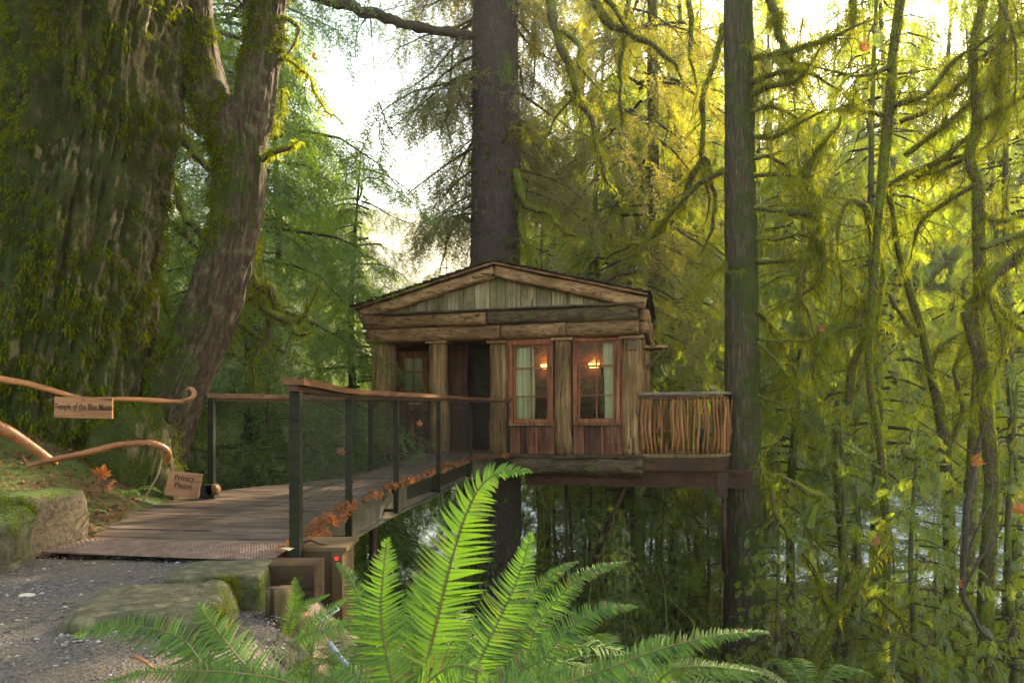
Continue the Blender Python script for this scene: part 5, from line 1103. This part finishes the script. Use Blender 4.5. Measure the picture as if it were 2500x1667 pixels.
def fern_rosette(x, y, z, R, n, seed, label, group=None):
    rs = np.random.RandomState(seed); rt = empty('sword_fern', (x, y, z), label, 'fern', group)
    for k in range(n):
        a = 6.283*k/n+rs.rand()*.5; L = R*rs.uniform(.8, 1.15); u = np.array([math.cos(a), math.sin(a), 0])
        pts = [np.array([x, y, z])+u*L*f*.95+np.array([0, 0, L*(.95*f-.75*f*f*1.1)]) for f in (0, .25, .5, .75, 1)]
        frond(rt, pts, R*.12, seed*31+k, False, gap=1.25, face=(0, 0, 1.), stem0=.1)
for k, (px, py, d, R, lb) in enumerate([(1180, 1690, 2.7, .8, 'fern behind the tall fronds at the bottom centre'), (1500, 1760, 3.1, .8, 'fern on the slope right of the tall fronds'), (850, 1640, 3.4, .55, 'fern below the utility box beside the grey conduit'), (1320, 1700, 4.2, .8, 'fern farther down the slope below the cabin beams'), (1680, 1760, 4.0, .8, 'fern on the slope left of the bare cedar trunk'),
    (1980, 1720, 5.0, .8, 'fern on the slope right of the bare cedar trunk')]):
    p = P(px, py, d); fern_rosette(p[0], p[1], max(p[2], float(ground_z(p[:1], p[1:2])[0])-.05 if k > 2 else p[2]), R, 11, 500+k, lb)
for k, (px, py, d, R, lb) in enumerate([(200, 1262, 4.75, .20, 'small cedar-like sprig growing between the granite block and the deck'), (310, 1215, 5.6, .26, 'small fern at the foot of the huge mossy trunk')]):
    p = P(px, py, d); fern_rosette(p[0], p[1], p[2], R, 8, 600+k, lb)

# ------------------------------------------------------------------ stones, timber, boxes, signs
def rock(name, c, size, seed, mat, rz=0., label=None, cat='stone', n=34, amp=.06, sq=5., shear=(0, 0)):
    amp *= 1.25
    u = np.linspace(-np.pi, np.pi, n, endpoint=False); v = np.linspace(-np.pi/2, np.pi/2, n//2+1)[1:-1]; V = []
    def se(c_, e): return np.sign(c_)*np.abs(c_)**e
    e = 2/sq; nz = 1
    for b_ in v:
        x = se(np.cos(u), e)*se(np.cos(b_), e); y = se(np.sin(u), e)*se(np.cos(b_), e); z = np.full(n, float(se(np.sin(b_), e))); V.append(np.stack([x, y, z], -1))
    V = np.concatenate(V+[np.array([[0, 0, -1.], [0, 0, 1.]])]); m = len(v); q = V*1.0
    V = V*(1+amp*fbm(q*1.6+seed*3.1, 5)[:, None]*1.8+amp*.5*np.round(fbm(q*1.1+seed, 2)*3)[:, None]/3)
    V = V*np.array(size)/2; V[:, 0] += shear[0]*V[:, 2]; V[:, 1] += shear[1]*V[:, 2]; ca, sa = math.cos(rz), math.sin(rz); V = np.stack([V[:, 0]*ca-V[:, 1]*sa, V[:, 0]*sa+V[:, 1]*ca, V[:, 2]], -1)+np.array(c)
    Fq = [(i*n+j, i*n+(j+1) % n, (i+1)*n+(j+1) % n, (i+1)*n+j) for i in range(m-1) for j in range(n)]; Fq += [((j+1) % n, j, m*n) for j in range(n)]+[((m-1)*n+j, (m-1)*n+(j+1) % n, m*n+1) for j in range(n)]
    o = mesh_np(name, V, Fq, mat, smooth=False); tag(o, label, cat)
    nrm = q/np.linalg.norm(q, axis=1, keepdims=True); return o, V, nrm
o, V, N_ = rock('mossy_stone', (-3.10, 3.95, .11), (.50, .40, .42), 1, M['stone'], .2, 'stone with a bright moss cap at the left edge of the path', n=60)
mossy_cover(o, V, N_, 2600, 71, .02, .003, lambda p, n: 1.4*n[:, 2], .7)
o, V, N_ = rock('granite_block', (-3.13, 4.52, .13), (.34, .50, .42), 4, M['stone_plain'], -.25, 'squared brown granite block standing beside the metal tread plate', n=60, amp=.025, sq=9)
o, V, N_ = rock('flat_stone', (-1.58, 3.74, -.11), (.48, .40, .26), 7, M['stone_low'], .12, 'flat greenish stone below the corner of the tread plate', n=80, amp=.02, sq=14)
o, V, N_ = rock('flat_stone', (-1.60, 3.20, -.30), (.60, .62, .62), 11, M['stone_low'], .3, 'larger flat stone in front with moss down its right side', n=90, amp=.026, sq=14, shear=(-.22, .0))
def _mc(p, n): return .9*n[:, 0]+.1*n[:, 2]-.2
tt = tufts('moss', V[(N_[:, 0] > .45) & (N_[:, 2] < .6)].repeat(3, 0)+np.random.RandomState(1).randn(((N_[:, 0] > .45) & (N_[:, 2] < .6)).sum()*3, 3)*.02, N_[(N_[:, 0] > .45) & (N_[:, 2] < .6)].repeat(3, 0), .022, .003, M['mosstuft'], None, 9); tt.parent = o
rock('boulder', (-1.22, 3.30, -.62), (.5, .7, .7), 15, M['stone'], .3, 'moss-covered boulder wedged under the flat stones', n=60, amp=.06, sq=4)
rock('boulder', (-3.95, 4.6, .0), (.7, .8, .35), 19, M['stone'], .3, 'low earth-covered rock behind the moss-capped stone', n=40, amp=.08, sq=3)
V, Fq = box8((-1.43, 3.80, -.20), (-1.10, 4.0, .012)), BOXF; o = mesh_np('timber_block', V, Fq, M['timber'], smooth=False); tag(o, 'dark sawn timber block at the right corner of the tread plate', 'timber block')
ub = empty('utility_box', (-1.15, 4.45, -.1), 'tan brown utility box with lid and tiny red light beside the near bridge post', 'utility box')
mesh_np('lid', box8((-1.40, 4.25, -.005), (-1.03, 4.6, .022)), BOXF, M['boxbrown'], ub); mesh_np('body', box8((-1.37, 4.28, -.5), (-1.06, 4.57, -.006)), BOXF, M['boxbrown'], ub)
mesh_np('post', box8((-1.12, 4.245, -1.0), (-1.055, 4.279, -.007)), BOXF, M['boxbrown'], ub)
o = mesh_np('indicator', box8((-1.10, 4.238, -.055), (-1.08, 4.2445, -.037)), BOXF, M['redled'], ub); V, Fq = tube(smooth_path([(-1.34, 4.3, .03), (-1.28, 4.33, .05), (-1.22, 4.3, .035), (-1.18, 4.32, .03)], 10), .006, 6); mesh_np('cable', V, Fq, M['black'], ub, True)
cn = mesh_np('crumpled_wrapper', np.array(P(697, 1338, 4.15))+np.random.RandomState(3).randn(12, 3)*np.array([.03, .02, .008]), [(0, 1, 2), (3, 4, 5), (6, 7, 8), (9, 10, 11), (1, 4, 7), (2, 5, 8), (0, 3, 6)], M['bluewrap'] if 'bluewrap' in M else M['curtain']); tag(cn, 'crumpled pale blue scrap at the foot of the near bridge post', 'litter')
for k, (a, b_, w_, lb) in enumerate([((682, 1434), (690, 1620), .06, 'short weathered stake with a knot beside the boulder'), ((735, 1500), (728, 1640), .06, 'weathered stake behind the small dark fern')]):
    p0 = P(*a, 3.55); p1 = P(*b_, 3.55); V, Fq = hewn(p1, p0, w_*2.2, w_*1.6, 20+k, .006, up=(0, 1, 0), seg=14); o = mesh_np('stake', V, Fq, M['stake'], smooth=True); tag(o, lb, 'stake')
V, Fq = tube(smooth_path(PL([(805,1570), (840,1615), (870,1645), (900,1700)], (3.2, 2.6)), 20), .012, 10); o = mesh_np('conduit', V, Fq, M['pipe'], smooth=True); tag(o, 'grey plastic conduit running down the slope at the bottom', 'conduit')
V, Fq = bar(P(768, 1518, 3.4), P(825, 1482, 3.4), .006, .03); o = mesh_np('perforated_strip', V, Fq, M['white'])
tag(o, 'white perforated metal strip angled behind the small fern', 'metal strip')
hm = MB()
for k in range(8):
    c = P(768, 1518, 3.395)*(1-(k+.5)/8)+P(825, 1482, 3.395)*((k+.5)/8); V, Fq = tube([c+np.array([0, -.004, 0]), c+np.array([0, -.0065, 0])], .006, 8); hm.add(V, Fq)
oo = hm.build('holes', M['black']); oo.parent = o; oo['kind'] = 'stuff'
# signs
def text_mesh(name, s, size, mat, loc, rot, parent, sx=1., shear=0., ext=.0015, bold=.0):
    cu = bpy.data.curves.new(name, 'FONT'); cu.body = s; cu.size = size; cu.align_x = 'CENTER'; cu.align_y = 'CENTER'; cu.extrude = ext; cu.shear = shear; cu.offset = bold
    o = bpy.data.objects.new(name, cu); C.objects.link(o); dg = bpy.context.evaluated_depsgraph_get(); me = bpy.data.meshes.new_from_object(o.evaluated_get(dg)); bpy.data.objects.remove(o)
    o = bpy.data.objects.new(name, me); C.objects.link(o); me.materials.clear(); me.materials.append(mat); o.parent = parent; o.rotation_euler = rot; o.scale = (sx, 1, 1); o.location = loc; return o
def sign(name, px, d, lines, label, w_, h_, roll, yaw, sc_=(1, 1), pitch=0., screws=()):
    c = P(*px, d); rt = empty(name, c, label, 'sign'); rt.rotation_euler = (R_(90)+pitch, roll, yaw)
    rt.rotation_euler = (R_(90)+pitch, 0, yaw)
    me = bpy.data.meshes.new('board'); V = [(-w_/2, -h_/2, -.01), (w_/2, -h_/2, -.01), (w_/2, h_/2, -.01), (-w_/2, h_/2, -.01), (-w_/2, -h_/2, .01), (w_/2, -h_/2, .01), (w_/2, h_/2, .01), (-w_/2, h_/2, .01)]
    cr, sr = math.cos(roll), math.sin(roll); rr = lambda x, y: (x*cr-y*sr, x*sr+y*cr)
    me.from_pydata([(*rr(x, y), z) for x, y, z in V], [], BOXF); me.materials.append(M['sign']); o = bpy.data.objects.new('board', me); C.objects.link(o); o.parent = rt
    for (s, size, y, sx) in lines: text_mesh('lettering', s, size, M['ink'], (*rr(0+ (0 if len(lines) == 1 else .0), y), .0112), (0, 0, roll), rt, sx, bold=.0006)
    for (x, y) in screws:
        V, Fq = tube([(*rr(x, y), .009), (*rr(x, y), .014)], .006, 8); s_ = mesh_np('screw', V, Fq, M['rust']); s_.parent = rt
    return rt
sign('name_sign', (205, 995), 5.12, [('Temple of the Blue Moon', .066, .004, .60)], 'wooden sign reading Temple of the Blue Moon hung on the peeled rail', .415, .155, R_(-1.2), R_(4), screws=((.0, .062), (.0, -.058)))
sign('privacy_sign', (449, 1182), 6.35, [('Privacy', .078, .055, .82), ('Please', .078, -.015, .82)], 'small wooden sign reading Privacy Please leaning at the foot of the leaning trunk', .30, .225, R_(-6), R_(6), pitch=R_(-12), screws=((-.13, .095), (.13, .095)))
lt = empty('path_light', P(512, 1195, 6.7), 'small black box with a copper hood on the deck behind the privacy sign', 'path light')
c = np.array(lt.location); mesh_np('housing', box8(c+np.array([-.07, -.05, -.05]), c+np.array([.04, .05, .05])), BOXF, M['black'], lt); mesh_np('base', box8(c+np.array([-.08, -.06, -.075]), c+np.array([.07, .06, -.051])), BOXF, M['steel'], lt)
V, Fq = tube([c+np.array([.035, -.05, 0]), c+np.array([.035, .05, 0])], .055, 14); mesh_np('hood', V, Fq, M['rail'], lt, True)
# peeled branch rails
def peeled(pts, d, r, label, seed):
    p = smooth_path(PL(pts, d), 60); rr = np.interp(np.linspace(0, 1, 60), np.linspace(0, 1, len(r)), r)*.5*(d[0] if isinstance(d, tuple) else d)/F
    V, Fq = tube(p, rr, 14, True, lambda V, q: .10*vnoise(V*11+seed)+.35*np.clip(vnoise(V*6.5+seed*3)-.62, 0, 1)*2); o = mesh_np('peeled_branch_rail', V, Fq, M['peeled'], smooth=True); tag(o, label, 'branch rail', 'peeled branch rails'); return o
peeled([(-40,912), (0,925), (60,935), (110,948), (160,962), (195,972), (230,975), (300,974), (380,978), (440,980), (468,972), (474,958), (466,948), (455,952)], (5.3, 5.5), [16, 16, 15, 13, 12, 11, 11, 12, 12, 12, 11, 10, 8], 'upper peeled orange branch rail that carries the hanging name sign', 1)
peeled([(-60,1020), (0,1045), (40,1066), (80,1093), (120,1120), (135,1132)], (5.2, 5.5), [30, 30, 28, 24, 20, 15], 'thick peeled branch descending from the left edge behind the lower rail', 2)
peeled([(66,1137), (100,1128), (150,1118), (220,1103), (280,1088), (330,1082), (370,1083), (400,1094), (411,1110), (407,1130)], (5.3, 5.7), [9, 13, 15, 16, 16, 16, 16, 17, 17, 13], 'lower peeled orange branch rail curving down at its right end', 3)
V, Fq = tube(smooth_path(PL([(396,1120), (385,1160), (365,1195), (350,1220)], 5.6), 20), .008, 7); o = mesh_np('bare_stick', V, Fq, M['twigpale'], smooth=True); tag(o, 'thin brown stick leaning from the lower rail to the ground', 'stick')
V, Fq = tube(smooth_path(PL([(327,1600), (350,1612), (373,1630)], 2.5), 10), .006, 6); o = mesh_np('fallen_stick', V, Fq, M['peeled'], smooth=True); tag(o, 'short yellowish stick on the gravel by the bottom left fern', 'stick')
BL = leaf_mesh('maple_leaf', .8, 40)
put_leaf(P(250, 1155, 5.75), .085, rs, 'large curled tan leaf caught in the roots of the huge trunk', rot=(1.5, .3, .4), me=BL); put_leaf(P(262, 1185, 5.7), .08, rs, 'golden curled leaf hanging just below the tan one in the roots', rot=(1.9, 1., 2.4), me=BL)
put_leaf(P(2375, 1125, 8.4), .11, rs, 'large withered tan leaf hanging on the dark curved stem at lower right', rot=(1.4, .5, .2), me=BL)
put_leaf(P(2133, 1320, 8.4), .07, rs, 'orange maple leaf hanging in front of the river glare', rot=(1.4, .9, .2), me=BL); put_leaf(P(2340, 1425, 8.4), .07, rs, 'orange leaf caught on the dark curved stem low down', rot=(1.4, .9, 1.2), me=BL)
put_leaf(P(2490, 1245, 8.4), .11, rs, 'orange brown leaf at the right edge of the picture', rot=(1.2, .5, 2.2), me=BL); put_leaf(P(2000, 803, 12.2), .10, rs, 'orange leaf lying on the mossy limb right of the bare trunk', rot=(1.2, .9, .2), me=BL)
put_leaf(P(2103, 120, 11.8), .14, rs, 'orange leaf glowing high up right of the bare trunk', rot=(1.3, .4, .2), me=BL); put_leaf(P(763, 141, 8), .06, rs, 'orange leaf in the hemlock boughs high left of the sky gap', rot=(1.3, .4, 1.2), me=BL)
# ground roots mound under leaning tree
o, V, N_ = rock('mossy_stump', (-3.72, 6.75, .15), (.85, .8, 1.5), 23, M['bark_giant'], 0., 'mossy root mound at the foot of the leaning trunk beside the deck', 'stump', n=70, amp=.10, sq=2.6)
mossy_cover(o, V, N_, 9000, 72, .035, .004, lambda p, n: .5+0*n[:, 0], .0)

# ------------------------------------------------------------------ haze
b = NB('valley_haze'); pv = b.n('ShaderNodeVolumePrincipled', {'Color': (.95, .92, .82, 1), 'Density': HAZE, 'Anisotropy': .25}); b.t.links.new(pv.outputs[0], b.out.inputs['Volume'])
hz = mesh_np('haze', box8((-440, -60, -9.5), (440, 640, 95)), BOXF, b.m); hz['kind'] = 'stuff'; hz['label'] = 'pale mist filling the valley air'; hz['category'] = 'haze'; hz.display_type = 'WIRE'

b = NB('hillside_mist'); pv = b.n('ShaderNodeVolumePrincipled', {'Color': (.96, .96, .95, 1), 'Density': .006, 'Anisotropy': .2}); b.t.links.new(pv.outputs[0], b.out.inputs['Volume'])
mi = mesh_np('mist', box8((-400, 84, -9), (400, 420, 44)), BOXF, b.m); tag(mi, 'white mist lying over the far hillside beyond the river', 'mist', kind='stuff')
